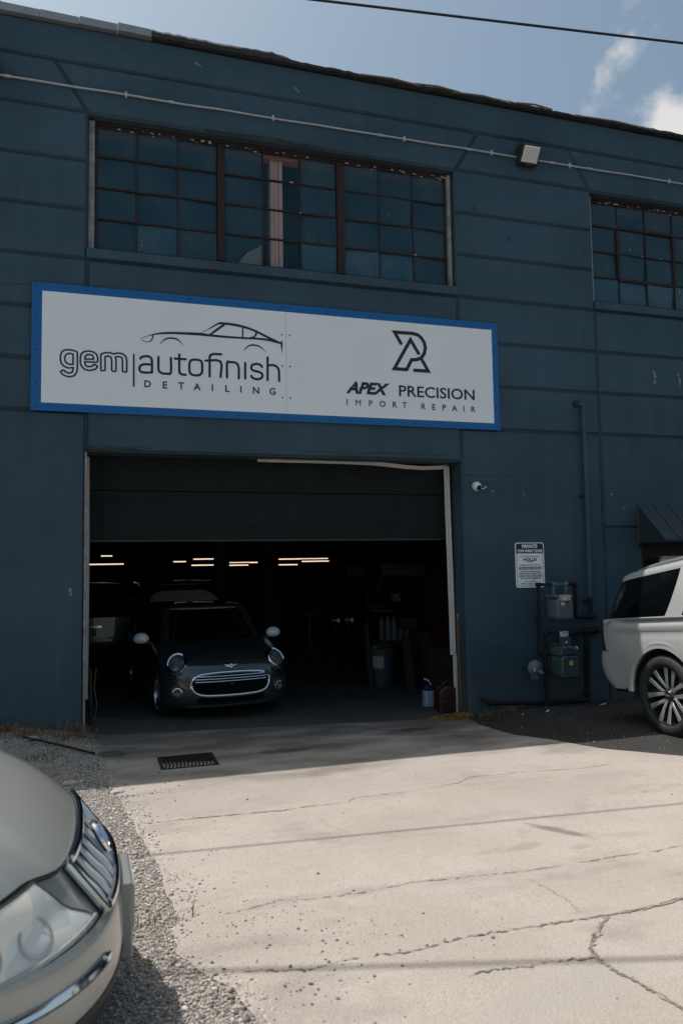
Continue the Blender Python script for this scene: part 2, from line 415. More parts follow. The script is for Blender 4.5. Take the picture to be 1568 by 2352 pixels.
M_lath = mat('weathered_lath', (0.2, 0.19, 0.17), 0.85, noise=(20, .8, (.08, .07, .06)))
for (x0, x1, z0) in ((4.1, 5.0, .03), (4.9, 5.6, .045), (5.5, 6.4, .03), (6.5, 7.1, .05), (7.5, 8.9, .03)):
    MB().tube([(x0, -.075, ZROOF + z0 - .01), ((x0 + x1) / 2, -.085, ZROOF + z0 + .012), (x1, -.078, ZROOF + z0 - .012)], .014, 5).build('torn_strip', M_lath, B)
# roof, rear, side walls and floors inside
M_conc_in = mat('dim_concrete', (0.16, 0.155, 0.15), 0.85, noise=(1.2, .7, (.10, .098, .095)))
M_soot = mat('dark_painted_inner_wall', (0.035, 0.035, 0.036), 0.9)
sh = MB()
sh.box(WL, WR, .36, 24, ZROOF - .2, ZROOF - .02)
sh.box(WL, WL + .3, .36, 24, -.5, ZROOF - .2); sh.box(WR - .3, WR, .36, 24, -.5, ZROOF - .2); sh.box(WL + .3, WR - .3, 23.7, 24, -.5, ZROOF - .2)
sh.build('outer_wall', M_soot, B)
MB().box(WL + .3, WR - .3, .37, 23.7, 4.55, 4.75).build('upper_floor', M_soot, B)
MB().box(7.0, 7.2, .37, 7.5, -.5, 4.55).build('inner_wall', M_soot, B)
for (x, y, s) in ((3.366, 7.75, .31), (4.59, 8.5, .42), (-1.2, 8, .45), (9.8, 9, .5), (1.0, 15.5, .45)):
    MB().box(x - s / 2, x + s / 2, y - s / 2, y + s / 2, -.3, 4.56).build('column', M_soot, B, bevel=.02)
# ---- steel windows
def pane_material(nm='dusty_wired_glass', k=1.0, lo=.60, hi=.80):
    m = bpy.data.materials.new(nm); m.use_nodes = True; t, b = nodes_of(m)
    g = t.nodes.new('ShaderNodeNewGeometry'); oi = t.nodes.new('ShaderNodeObjectInfo'); pos = g.outputs['Position']
    vs = t.nodes.new('ShaderNodeVectorMath'); vs.operation = 'ADD'; t.links.new(pos, vs.inputs[0])
    cmb = t.nodes.new('ShaderNodeCombineXYZ'); mm = t.nodes.new('ShaderNodeMath'); mm.operation = 'MULTIPLY'; mm.inputs[1].default_value = 37
    t.links.new(oi.outputs['Random'], mm.inputs[0]); t.links.new(mm.outputs[0], cmb.inputs[0]); t.links.new(cmb.outputs[0], vs.inputs[1]); pv = vs.outputs[0]
    streak = tex(t, 'ShaderNodeTexNoise', mscale(t, pv, (26, 26, 1.2)), Scale=1.5, Detail=5.0)
    cloud = tex(t, 'ShaderNodeTexNoise', pv, Scale=2.2, Detail=4.0)
    dust = t.nodes.new('ShaderNodeMath'); dust.operation = 'MULTIPLY'
    t.links.new(rmap(t, streak.outputs['Fac'], .30, .75, .35, 1), dust.inputs[0]); t.links.new(rmap(t, cloud.outputs['Fac'], .3, .75), dust.inputs[1])
    fleck = tex(t, 'ShaderNodeTexVoronoi', mscale(t, pv, (1, 1, .45)), Scale=8.0, Randomness=1.0)
    fl = rmap(t, fleck.outputs['Distance'], .035, .07, 1.0, 0.0)
    wn = tex(t, 'ShaderNodeTexWhiteNoise', None); t.links.new(fleck.outputs['Color'], wn.inputs['Vector'])
    keep = rmap(t, wn.outputs['Value'], .84, .86)
    fm = t.nodes.new('ShaderNodeMath'); fm.operation = 'MULTIPLY'; t.links.new(fl, fm.inputs[0]); t.links.new(keep, fm.inputs[1])
    c = mixc(t, dust.outputs[0], tuple(q * k for q in (0.017, 0.076, 0.118)), tuple(q * k for q in (0.065, 0.105, 0.120))); c = mixc(t, fm.outputs[0], c, (.6, .6, .58))
    t.links.new(c, b.inputs['Base Color']); b.inputs['Roughness'].default_value = .18
    hexa = tex(t, 'ShaderNodeTexNoise', pv, Scale=60.0, Detail=2.0)
    bp = t.nodes.new('ShaderNodeBump'); bp.inputs['Strength'].default_value = .12; bp.inputs['Distance'].default_value = .01
    t.links.new(hexa.outputs['Fac'], bp.inputs['Height']); t.links.new(bp.outputs[0], b.inputs['Normal'])
    tr = t.nodes.new('ShaderNodeBsdfTransparent'); tr.inputs[0].default_value = (.93, .95, .95, 1)
    ms = t.nodes.new('ShaderNodeMixShader'); fac = rmap(t, dust.outputs[0], 0, 1, lo, hi)
    mxx = t.nodes.new('ShaderNodeMath'); mxx.operation = 'MAXIMUM'; t.links.new(fac, mxx.inputs[0]); t.links.new(fm.outputs[0], mxx.inputs[1])
    t.links.new(mxx.outputs[0], ms.inputs[0]); t.links.new(tr.outputs[0], ms.inputs[1]); t.links.new(b.outputs[0], ms.inputs[2])
    t.links.new(ms.outputs[0], t.nodes['Material Output'].inputs[0])
    return m
M_pane = pane_material(); M_clear = pane_material('cleaner_wired_glass', 2.6, .16, .28); M_dustp = pane_material('greyed_wired_glass', 1.35, .75, .92)
M_rust = mat('rusty_oxide_steel', (0.026, 0.013, 0.012), 0.75, noise=(16, .6, (.055, .022, .015)), bump=(60, .5, .004))
M_jamb = mat('weathered_grey_jamb', (0.36, 0.36, 0.35), 0.8, noise=(7, .9, (.17, .16, .14)))
M_beam = mat('raw_pink_timber', (0.80, 0.50, 0.42), 0.8, noise=(9, .5, (.66, .38, .31)))
M_paintchip = mat('flaking_white_paint', (0.55, 0.53, 0.50), 0.8)
def window(x0, x1, z0, z1, cols, rows, label, yf=.15, vent=None):
    """cols: list of x positions of vertical bars incl. edges; thick set of mullions"""
    fr = MB(); e = .03
    for (a, b, c, d) in ((x0, x1, z0, z0 + e), (x0, x1, z1 - e, z1)): fr.box(a, b, yf, yf + .05, c, d)
    for (a, b, c, d) in ((x0, x0 + e, z0 + e, z1 - e), (x1 - e, x1, z0 + e, z1 - e)): fr.box(a, b, yf, yf + .05, c, d)
    wn = fr.build('window', M_rust, B, bevel=.004, label=label)
    zs = [z0 + (z1 - z0) * i / rows for i in range(rows + 1)]
    for sx in range(len(cols)):
        cs = cols[sx]
        for i, xx in enumerate(cs[1:-1]): MB().box(xx - .0085, xx + .0085, yf - .004, yf + .035, z0 + e, z1 - e).build('glazing_bar', M_rust, wn)
        for zz in zs[1:-1]: MB().box(cs[0] + .002, cs[-1] - .002, yf - .008, yf + .03, zz - .009, zz + .009).build('glazing_bar', M_rust, wn)
        if sx: MB().box(cols[sx - 1][-1], cs[0], yf - .03, yf + .06, z0 + e - .01, z1 - e + .01).build('mullion', M_rust, wn, bevel=.006)
        for i in range(len(cs) - 1):
            for j in range(rows):
                a, b, c, d = cs[i] + .009, cs[i + 1] - .009, zs[j] + .01, zs[j + 1] - .01
                q = (sx, i, j)
                yc = yf + .015; t1, t2 = random.gauss(0, .006), random.gauss(0, .006)
                pts = [(a, yc - t1 - t2, c), (b, yc + t1 - t2, c), (b, yc + t1 + t2, d), (a, yc - t1 + t2, d)]
                if label.startswith('wide') and q == (1, 0, 0):    # cracked pane with the corner gone
                    MB().add([(a, yc, c), (a + .14, yc, c), (a + .26, yc, c + .17), (b - .05, yc, c + .26), (b, yc, c + .34), (b, yc, d), (a, yc, d)], [tuple(range(7))]).build('pane', M_pane, wn)
                    MB().add([(a + .15, yc + .006, c), (b, yc + .02, c), (b, yc + .012, c + .32), (a + .27, yc + .01, c + .165)], [(0, 1, 2, 3)]).build('pane', mat('replacement_pane', (.13, .15, .15), .3), wn)
                    continue
                MB().add(pts, [(0, 1, 2, 3)]).build('pane', M_clear if label.startswith('wide') and sx == 1 and i == 1 else (M_dustp if (j == 0 and random.random() < .6) else M_pane), wn)
    if vent:
        a, b, c, d = vent; v = MB(); k = .028; y0, y1 = yf - .02, yf + .03
        v.box(a, b, y0, y1, c - k, c + k * .4); v.box(a, b, y0, y1, d - k * .4, d + k); v.box(a - k, a + k * .4, y0, y1, c, d); v.box(b - k * .4, b + k, y0, y1, c, d)
        v.build('vent_frame', M_rust, wn, bevel=.004)
    # jamb boards, head strip and paint flakes
    MB().box(x0 - .075, x0 - .004, yf - .05, yf + .06, z0 - .03, z1 + .02).build('jamb', M_jamb, wn, bevel=.006)
    MB().box(x1 + .004, x1 + .055, yf - .05, yf + .06, z0 - .03, z1 + .02).build('jamb', M_jamb, wn, bevel=.006)
    MB().box(x0 - .07, x1 + .05, yf - .02, yf + .08, z1 + .002, z1 + .075).build('head_strip', M_rust, wn, bevel=.006)
    rr = random.Random(int(x0 * 100)); ch = MB()
    for _ in range(60):
        x = rr.uniform(x0, x1); z = z1 - abs(rr.gauss(0, .02)) - .005 if rr.random() < .9 else rr.choice(zs); s = rr.uniform(.006, .028)
        ch.add([(x + s * rr.uniform(-1.6, -.6), yf - .016, z + rr.uniform(-.3, .2) * s), (x + s, yf - .018, z - .3 * s), (x + s * .6, yf - .016, z + .5 * s), (x - s * .7, yf - .018, z + .45 * s)], [(0, 1, 2, 3)])
    fo = ch.build('paint_flakes', M_paintchip, wn); fo['kind'] = 'stuff'
    MB().box(x0, x1, yf + .06, yf + .2, z1 - .065, z1 + .1).build('timber_head', mat('dark_pink_timber', (.42, .17, .12), .85), wn)
    return wn
window(.69, 5.44, 5.872, 7.47, [[.69, 1.187, 1.69, 2.194], [2.284, 2.794, 3.303, 3.809], [3.914, 4.42, 4.925, 5.44]], 4, 'wide steel window of wired panes above the sign')
window(7.84, 12.6, 5.872, 7.47, [[7.84, 8.331, 8.847, 9.369, 9.89], [9.97, 10.48, 11.0, 11.5, 12.05, 12.6]], 4, 'steel window with hinged vent at the right edge', vent=(8.335, 9.36, 6.27, 7.07))
post = MB()
for k in range(3): post.box(2.915 + k * .058, 2.968 + k * .058, .26 + .012 * (k == 1), .40, 4.75, 7.6)
post.build('timber_post', M_beam, B, bevel=.005)
MB().box(1.2, 1.3, 1.6, 1.7, 4.75, 8.3).box(4.3, 4.4, 2.4, 2.5, 4.75, 8.3).box(8.5, 12, 3, 3.2, 7.2, 7.5).build('roof_props', M_soot, B)

# hairline cracks, spalls and paint scuffs on the wall face
M_wcrack = mat('wall_crack_dark', (.018, .024, .028), .9); M_scuff = mat('pale_scuff', (.30, .34, .36), .8, noise=(25, .8, (.12, .17, .2)))
def wall_mark(pts, wd, m, name, seed):
    rr = random.Random(seed); L = []
    for (a, b) in zip(pts[:-1], pts[1:]):
        for i in range(8): t_ = i / 8; L.append((a[0] + (b[0] - a[0]) * t_ + rr.gauss(0, .006), a[1] + (b[1] - a[1]) * t_ + rr.gauss(0, .006)))
    L.append(pts[-1]); up, dn = [], []
    for i, q in enumerate(L):
        a = Vector(L[max(i - 1, 0)]); b = Vector(L[min(i + 1, len(L) - 1)]); d = (b - a).normalized(); w_ = wd * max(.1, rr.gauss(.6, .45)) * (.2 if i in (0, len(L) - 1) else 1)
        up.append((q[0] - d.y * w_, -.0025, q[1] + d.x * w_)); dn.append((q[0] + d.y * w_, -.0025, q[1] - d.x * w_))
    MB().grid([up, dn]).build(name, m, B)
for k, (pts, wd) in enumerate((([(5.56, 3.18), (5.9, 3.17), (6.3, 3.18), (6.75, 3.16)], .005), ([(7.72, 3.6), (7.74, 3.0), (7.72, 2.55), (7.75, 2.2)], .008), ([(5.6, 2.1), (6.1, 2.09), (6.7, 2.11)], .003), ([(.62, 3.42), (1.0, 3.41), (1.4, 3.43)], .006), ([(3.2, 3.44), (3.7, 3.43), (4.4, 3.45), (5.3, 3.44)], .005), ([(-.35, 5.3), (.2, 5.31)], .003), ([(1.0, 8.35), (1.02, 8.5)], .004), ([(6.75, 8.03), (6.85, 7.99), (6.95, 8.02), (7.02, 7.97)], .006))): wall_mark(pts, wd, M_wcrack, 'wall_crack', k)
for k, (pts, wd) in enumerate((([(8.75, 4.83), (8.79, 4.74), (8.77, 4.62)], .016), ([(9.22, 4.84), (9.24, 4.72), (9.22, 4.6)], .02), ([(.45, 1.75), (.46, 1.66)], .018), ([(6.45, 2.95), (6.47, 2.9)], .012), ([(5.95, 2.96), (5.99, 2.95)], .01), ([(3.2, 8.33), (3.26, 8.25)], .02), ([(1.9, 8.42), (1.98, 8.36)], .012), ([(8.1, 2.75), (8.14, 2.72)], .014), ([(7.9, 2.95), (7.95, 2.93)], .012))): wall_mark(pts, wd, M_scuff, 'paint_scuff', 40 + k)
# ---- sectional garage door, half raised
M_gdoor = mat('dark_door_paint', (0.013, 0.0175, 0.018), 0.7, spec=.2, noise=(3, .5, (.007, .0095, .010)))
YD = .40; zb = 2.325; SH = .61
gd = MB().box(.52, 5.60, YD + .012, YD + .05, zb - .03, zb + .0).build('garage_door', M_black, B, label='dark panelled sectional garage door raised part-way')
cx = [.745, 1.325, 1.905, 2.49, 3.075, 3.66, 4.25, 4.835]
for k in range(3):
    z0 = zb + k * SH; z1 = z0 + SH
    y0 = YD if k < 2 else YD + .02
    sec = MB().box(.5, 5.62, y0 + .006, y0 + .045, z0 + .003, z1 - .005).build('door_section', M_gdoor, gd, bevel=.006)
    if k == 2: continue
    for x in cx:
        a, b, c, d = x, x + .515, z0 + .115, z1 - .085
        p = MB()
        # sunk frame and raised field
        p.wallprism(rect(a, b, c, d), y0 - .002, y0 + .007, .02, .006)
        p.wallprism(rect(a + .05, b - .05, c + .045, d - .045), y0 - .014, y0 + .006, .03, .010)
        p.build('raised_panel', M_gdoor, gd)
MB().box(.5, 5.62, .39, .46, zb + 2 * SH - .02, zb + 2 * SH + .12).build('door_rail', M_black, gd)
# reveals get steel angle, vinyl weather strips
st = MB(); st.tube([(.613, -.006, .06), (.613, -.006, ZDOOR - .02)], .012, 4)
st.build('corner_angle', mat('pale_worn_corner', (.42, .38, .33), .6, noise=(12, .8, (.2, .12, .08))), B)
def strip(path, wdt, name='weather_strip'):
    """flat vinyl moulding along a path on the reveal"""
    rows = []
    for (x, y, z, nx, nz) in path:
        w_ = wdt / 2
        prof = ((-w_, .012), (-w_, -.004), (-w_ * .3, -.012), (-w_ * .1, -.007), (w_ * .5, -.010), (w_, -.016), (w_, .012))
        rows.append([(x + nx * a, y + b, z + nz * a) for a, b in prof])
    MB().grid(rows).build(name, M_pvc, B, smooth=True, angle=30)
strip([(5.425, .33, 3.335, 1, 0), (5.432, .33, 2.6, 1, 0), (5.442, .33, 1.9, 1, 0), (5.452, .335, 1.2, 1, 0), (5.456, .335, .70, 1, 0)], .075)
strip([(5.487, .345, .72, 1, 0), (5.49, .345, .3, 1, 0), (5.495, .345, -.13, 1, 0)], .05)
strip([(2.72, .30, 3.352, 0, 1), (3.4, .30, 3.353, 0, 1), (3.95, .30, 3.352, 0, 1), (4.3, .30, 3.345, 0, 1), (4.55, .30, 3.327, 0, 1), (4.8, .31, 3.308, 0, 1), (5.05, .31, 3.298, 0, 1), (5.3, .31, 3.312, 0, 1), (5.42, .31, 3.325, 0, 1)], .05)
strip([(.628, .30, 3.33, 1, 0), (.630, .30, 2.7, 1, 0), (.634, .30, 2.3, 1, 0), (.632, .30, 1.2, 1, 0), (.628, .30, .42, 1, 0)], .045)
# side doorway
M_door = mat('black_side_door', (0.02, 0.022, 0.023), 0.5)
MB().box(DX0, DX1, .2, .26, -.4, DZT).build('side_door', M_door, B)
MB().box(DX0 - .02, DX0 + .05, .05, .22, -.4, DZT + .02).box(DX0 + .05, DX1, .05, .22, DZT - .06, DZT + .02).build('side_door_frame', M_black, B, bevel=.006)

# ================================================================== SHOP SIGN
SY = -.036; SZ = 3.8125
def sign_material():
    m = bpy.data.materials.new('printed_sign_panel'); m.use_nodes = True; t, b = nodes_of(m)
    g = t.nodes.new('ShaderNodeNewGeometry'); s = t.nodes.new('ShaderNodeSeparateXYZ'); t.links.new(g.outputs['Position'], s.inputs[0])
    def cmp(src, op, v):
        n = t.nodes.new('ShaderNodeMath'); n.operation = op; t.links.new(src, n.inputs[0]); n.inputs[1].default_value = v; return n.outputs[0]
    def mx_(a, b2):
        n = t.nodes.new('ShaderNodeMath'); n.operation = 'MAXIMUM'; t.links.new(a, n.inputs[0]); t.links.new(b2, n.inputs[1]); return n.outputs[0]
    edge = mx_(mx_(cmp(s.outputs[0], 'LESS_THAN', .114), cmp(s.outputs[0], 'GREATER_THAN', 6.004)), mx_(cmp(s.outputs[2], 'LESS_THAN', SZ + .095), cmp(s.outputs[2], 'GREATER_THAN', SZ + 1.424)))
    ns = tex(t, 'ShaderNodeTexNoise', g.outputs['Position'], Scale=1.3, Detail=5.0)
    wht = mixc(t, rmap(t, ns.outputs['Fac'], .3, .7), (.93, .93, .94), (.89, .89, .90))
    c = mixc(t, edge, wht, (.0, .118, .36)); t.links.new(c, b.inputs['Base Color']); b.inputs['Roughness'].default_value = .38
    bp = t.nodes.new('ShaderNodeBump'); bp.inputs['Strength'].default_value = .06; n3 = tex(t, 'ShaderNodeTexNoise', g.outputs['Position'], Scale=2.0, Detail=2.0)
    t.links.new(n3.outputs['Fac'], bp.inputs['Height']); t.links.new(bp.outputs[0], b.inputs['Normal'])
    return m
S = thing('shop_sign', 'long white sign board with blue border, car outline and two shop names above garage door', 'sign', (3.05, SY, SZ))
M_sign = sign_material()
MB().box(0, 3.0355, SY, SY + .006, SZ, SZ + 1.524).build('sign_panel', M_sign, S, bevel=.001)
MB().box(3.0385, 6.096, SY + .001, SY + .007, SZ, SZ + 1.524).build('sign_panel', M_sign, S, bevel=.001)
bt = MB()
for z in (.2, .75, 1.3): bt.box(.15, 5.95, SY + .0075, -.001, SZ + z, SZ + z + .06)
bt.build('batten', M_black, S)
ART={'gem':[[(0.405,0.739,0.0153),(0.454,0.735,0.0153),(0.499,0.722,0.0153),(0.508,0.704,0.0153),(0.509,0.517,0.0153),(0.501,0.469,0.0153),(0.474,0.429,0.0152),(0.43,0.415,0.0152),(0.386,0.419,0.0152),(0.346,0.438,0.0152),(0.324,0.467,0.0152),(0.333,0.482,0.0152),(0.357,0.49,0.0152),(0.372,0.478,0.0152),(0.395,0.462,0.0152),(0.425,0.459,0.0152),(0.452,0.47,0.0152),(0.461,0.495,0.0153),(0.461,0.528,0.0153),(0.412,0.518,0.0152),(0.363,0.536,0.0152),(0.332,0.567,0.0152),(0.321,0.609,0.0152),(0.322,0.667,0.0152),(0.335,0.706,0.0152),(0.361,0.729,0.0153),(0.405,0.739,0.0153)],[(0.46,0.686,0.0153),(0.461,0.566,0.0153),(0.42,0.564,0.0153),(0.389,0.576,0.0152),(0.371,0.603,0.0152),(0.369,0.641,0.0152),(0.379,0.675,0.0153),(0.406,0.693,0.0153),(0.437,0.694,0.0153),(0.46,0.686,0.0153)],[(0.637,0.739,0.0154),(0.686,0.731,0.0154),(0.723,0.704,0.0154),(0.737,0.667,0.0154),(0.738,0.623,0.0154),(0.723,0.608,0.0154),(0.593,0.607,0.0154),(0.596,0.57,0.0153),(0.616,0.551,0.0154),(0.652,0.55,0.0154),(0.679,0.561,0.0154),(0.696,0.582,0.0154),(0.714,0.576,0.0154),(0.733,0.562,0.0154),(0.728,0.541,0.0154),(0.697,0.517,0.0154),(0.643,0.504,0.0154),(0.594,0.513,0.0153),(0.558,0.544,0.0153),(0.542,0.586,0.0153),(0.542,0.653,0.0153),(0.552,0.697,0.0154),(0.583,0.728,0.0154),(0.637,0.739,0.0154)],[(0.592,0.639,0.0154),(0.689,0.642,0.0154),(0.687,0.673,0.0154),(0.669,0.693,0.0154),(0.637,0.696,0.0154),(0.608,0.687,0.0154),(0.594,0.662,0.0154),(0.592,0.639,0.0154)],[(0.774,0.519,0.0154),(0.772,0.698,0.0155),(0.786,0.718,0.0155),(0.831,0.733,0.0155),(0.877,0.734,0.0155),(0.918,0.723,0.0155),(0.968,0.738,0.0156),(1.023,0.733,0.0156),(1.06,0.699,0.0156),(1.07,0.65,0.0156),(1.07,0.524,0.0156),(1.061,0.511,0.0156),(1.029,0.511,0.0156),(1.021,0.525,0.0156),(1.02,0.652,0.0156),(1.014,0.681,0.0156),(0.991,0.694,0.0156),(0.959,0.694,0.0156),(0.938,0.685,0.0155),(0.946,0.652,0.0155),(0.946,0.521,0.0155),(0.937,0.51,0.0155),(0.905,0.513,0.0155),(0.897,0.527,0.0155),(0.896,0.648,0.0155),(0.886,0.682,0.0155),(0.854,0.694,0.0155),(0.821,0.682,0.0155),(0.822,0.523,0.0154),(0.814,0.512,0.0154),(0.783,0.511,0.0154),(0.774,0.519,0.0154)]],'bar':[[(1.151,0.739,0.0216),(1.152,0.338,0.0214)]],'auto':[[(1.226,0.683,0.0265),(1.242,0.706,0.0265),(1.274,0.719,0.0265),(1.316,0.722,0.0266),(1.349,0.706,0.0266),(1.364,0.665,0.0266),(1.364,0.518,0.0265)],[(1.364,0.621,0.0266),(1.303,0.623,0.0265),(1.251,0.614,0.0265),(1.222,0.587,0.0264),(1.219,0.548,0.0264),(1.242,0.523,0.0264),(1.284,0.519,0.0265),(1.331,0.521,0.0265),(1.364,0.53,0.0265)],[(1.441,0.725,0.0267),(1.441,0.577,0.0266),(1.458,0.538,0.0266),(1.496,0.52,0.0267),(1.539,0.522,0.0267),(1.589,0.537,0.0267),(1.589,0.725,0.0268)],[(1.691,0.775,0.027),(1.691,0.567,0.0269),(1.703,0.535,0.0269),(1.733,0.521,0.0269),(1.772,0.521,0.0269)],[(1.633,0.715,0.0269),(1.773,0.715,0.027)],[(1.89,0.72,0.0271),(1.839,0.71,0.0271),(1.815,0.674,0.027),(1.813,0.617,0.027),(1.815,0.565,0.027),(1.839,0.53,0.027),(1.889,0.521,0.027),(1.94,0.531,0.0271),(1.967,0.569,0.0271),(1.969,0.627,0.0272),(1.967,0.679,0.0272),(1.946,0.711,0.0272),(1.89,0.72,0.0271)],[(2.061,0.514,0.0272),(2.062,0.748,0.0273),(2.069,0.78,0.0273),(2.094,0.801,0.0273),(2.125,0.806,0.0274),(2.208,0.808,0.0274)],[(2.005,0.714,0.0272),(2.196,0.716,0.0274),(2.195,0.515,0.0273)],[(2.277,0.513,0.0274),(2.278,0.705,0.0275),(2.311,0.715,0.0275),(2.353,0.718,0.0275),(2.395,0.709,0.0276),(2.418,0.677,0.0276),(2.425,0.63,0.0276),(2.425,0.511,0.0275)],[(2.507,0.723,0.0277),(2.506,0.513,0.0276)],[(2.724,0.676,0.0278),(2.706,0.704,0.0278),(2.669,0.715,0.0278),(2.616,0.709,0.0278),(2.587,0.683,0.0277),(2.587,0.648,0.0277),(2.615,0.626,0.0277),(2.684,0.614,0.0278),(2.721,0.59,0.0278),(2.725,0.556,0.0278),(2.694,0.526,0.0277),(2.646,0.519,0.0277),(2.599,0.534,0.0277),(2.58,0.562,0.0277)],[(2.795,0.814,0.028),(2.792,0.512,0.0278)],[(2.794,0.704,0.0279),(2.841,0.713,0.028),(2.889,0.71,0.028),(2.924,0.683,0.028),(2.941,0.641,0.028),(2.943,0.51,0.028)]],'car':[[(1.238,0.94,0.003),(1.302,0.967,0.0059),(1.373,0.995,0.0109),(1.462,1.017,0.0169),(1.558,1.029,0.0209),(1.609,1.034,0.0208),(1.759,1.04,0.023),(1.942,1.045,0.0273),(2.064,1.039,0.0232),(2.271,1.036,0.0212),(2.481,1.037,0.0192),(2.64,1.043,0.0193),(2.801,1.038,0.0216),(2.908,1.022,0.026),(2.979,1.003,0.0174)],[(1.238,0.939,0.0039),(1.25,0.918,0.0049),(1.279,0.903,0.0059),(1.311,0.9,0.0059),(1.344,0.911,0.0089),(1.368,0.942,0.0119),(1.375,0.992,0.0119)],[(1.462,0.884,0.0041),(1.499,0.931,0.0103),(1.549,0.961,0.0145),(1.599,0.969,0.0156),(1.659,0.961,0.0146),(1.704,0.931,0.0094),(1.744,0.887,0.0021)],[(1.962,1.063,0.0032),(2.065,1.129,0.0095),(2.168,1.197,0.0159),(2.215,1.205,0.0234),(2.324,1.203,0.0234),(2.44,1.191,0.0235),(2.545,1.17,0.0215),(2.651,1.136,0.0215),(2.801,1.071,0.0216),(2.909,1.027,0.0238),(2.973,1.003,0.013)],[(2.064,1.045,0.0179),(2.168,1.13,0.0212),(2.246,1.193,0.0213)],[(2.475,1.043,0.0139),(2.481,1.177,0.0139)],[(2.576,1.048,0.0129),(2.619,1.062,0.0161),(2.646,1.093,0.0183),(2.654,1.132,0.0183)],[(2.488,0.873,0.0032),(2.528,0.921,0.0107),(2.575,0.951,0.015),(2.629,0.957,0.0161),(2.682,0.947,0.014),(2.73,0.92,0.0097),(2.769,0.877,0.0022)],[(2.985,1.044,0.0033),(2.978,1.006,0.0217),(2.98,0.973,0.0163),(2.982,0.882,0.0022)]],'ra':[[(4.628,1.129,0.0474),(4.538,1.277,0.0474),(4.806,1.279,0.0478),(4.879,1.265,0.0479),(4.931,1.225,0.0479),(4.969,1.168,0.0479),(4.985,1.096,0.0479),(4.968,1.015,0.0478),(4.924,0.952,0.0477),(4.853,0.921,0.0476),(4.778,0.913,0.0475),(4.703,0.774,0.0473),(4.524,0.775,0.047),(4.769,1.19,0.0477),(4.881,1.009,0.0477)],[(4.924,0.936,0.0477),(5.02,0.772,0.0477),(4.818,0.771,0.0475)]]}
def art(key, name, y, closed=False, sm=0):
    mb = MB()
    for i, st_ in enumerate(ART[key]):
        p = st_
        if sm: p = [(a, b, max(c, .001)) for a, b, c in catmull(st_, sm)]
        p = [(a, b + SZ, c * {'gem': 1.3, 'auto': 1.1, 'car': 1.35}.get(key, 1.0)) for a, b, c in p]
        if closed: p = p[:-1]
        stroke_mesh(mb, p, y - .00012 * (i % 9), closed=closed)
    o = mb.build(name, M_ink, S)
    return o
art('gem', 'outlined_lettering', SY - .002, True); art('bar', 'divider', SY - .002)
art('auto', 'lettering', SY - .002, False, 3); art('car', 'car_outline', SY - .002, False, 4)
def round_path(pts, r=.012): return pts
art('ra', 'emblem', SY - .002)
dots = MB(); seen_ = set()
for st_ in ART['ra'] + ART['auto'] + ART['bar'] * 0:
    for q in ((st_[0], st_[-1]) if st_ not in ART['ra'] else st_):
        wv = q[2] * .5 * (.98 if st_ in ART['ra'] else .8)
        if q[:2] in seen_: continue
        seen_.add(q[:2]); dy_ = .0034 + .00006 * len(seen_)
        dots.add([(q[0] + wv * math.cos(a * math.pi / 6), SY - dy_, SZ + q[1] + wv * math.sin(a * math.pi / 6)) for a in range(12)], [tuple(range(12))])
dots.build('stroke_ends', M_ink, S)
LET = [('D', 1.312, .384, .085), ('E', 1.517, .382, .087), ('T', 1.713, .383, .087), ('A', 1.907, .38, .087), ('I', 2.094, .381, .086), ('L', 2.276, .38, .086), ('I', 2.451, .38, .085), ('N', 2.642, .377, .087), ('G', 2.855, .376, .086),
       ('I', 3.849, .292, .08), ('M', 4.002, .289, .079), ('P', 4.176, .289, .08), ('O', 4.345, .288, .08), ('R', 4.516, .288, .08), ('T', 4.662, .287, .081), ('R', 4.932, .285, .081), ('E', 5.086, .283, .082), ('P', 5.24, .283, .082), ('A', 5.398, .281, .083), ('I', 5.539, .281, .08), ('R', 5.679, .278, .081)]
for i, (c, x, z, h) in enumerate(LET):
    text('letter', c, M_ink, S, (x, SY - .002, SZ + z - h / 2), h, bold=.03 if i < 9 else (0.0 if c == 'M' else .018))
text('lettering', 'APEX', M_ink, S, (3.838, SY - .002, SZ + .413), .152, width=.605, align='LEFT', bold=.058, shear=.28, cutshift=.008)
text('lettering', 'PRECISION', M_ink, S, (4.585, SY - .002, SZ + .408), .15, width=1.125, align='LEFT', bold=.018)
M_scr = M_screw
sm_ = MB().lathe([(0, .0035), (.008, .003), (.011, 0), (.011, -.002)], 8, axis_matrix((0, 0, 0), (0, -1, 0))).mesh('screw', smooth=True); sm_.materials.append(M_scr)
spots = [(x, z) for z in (.045, 1.48) for x in (.05, .61, 1.21, 1.81, 2.42, 2.99, 3.085, 3.6, 4.2, 4.82, 5.43, 6.05)] + [(x, z) for x in (.055, 6.045) for z in (.31, .72, 1.12)] + [(x, z) for x in (2.985, 3.088) for z in (.30, .71, 1.12)]
for (x, z) in spots:
    o = link('screw', sm_, None, S); o.location = Vector((x, SY - .0005, SZ + z)) - ORG[S]

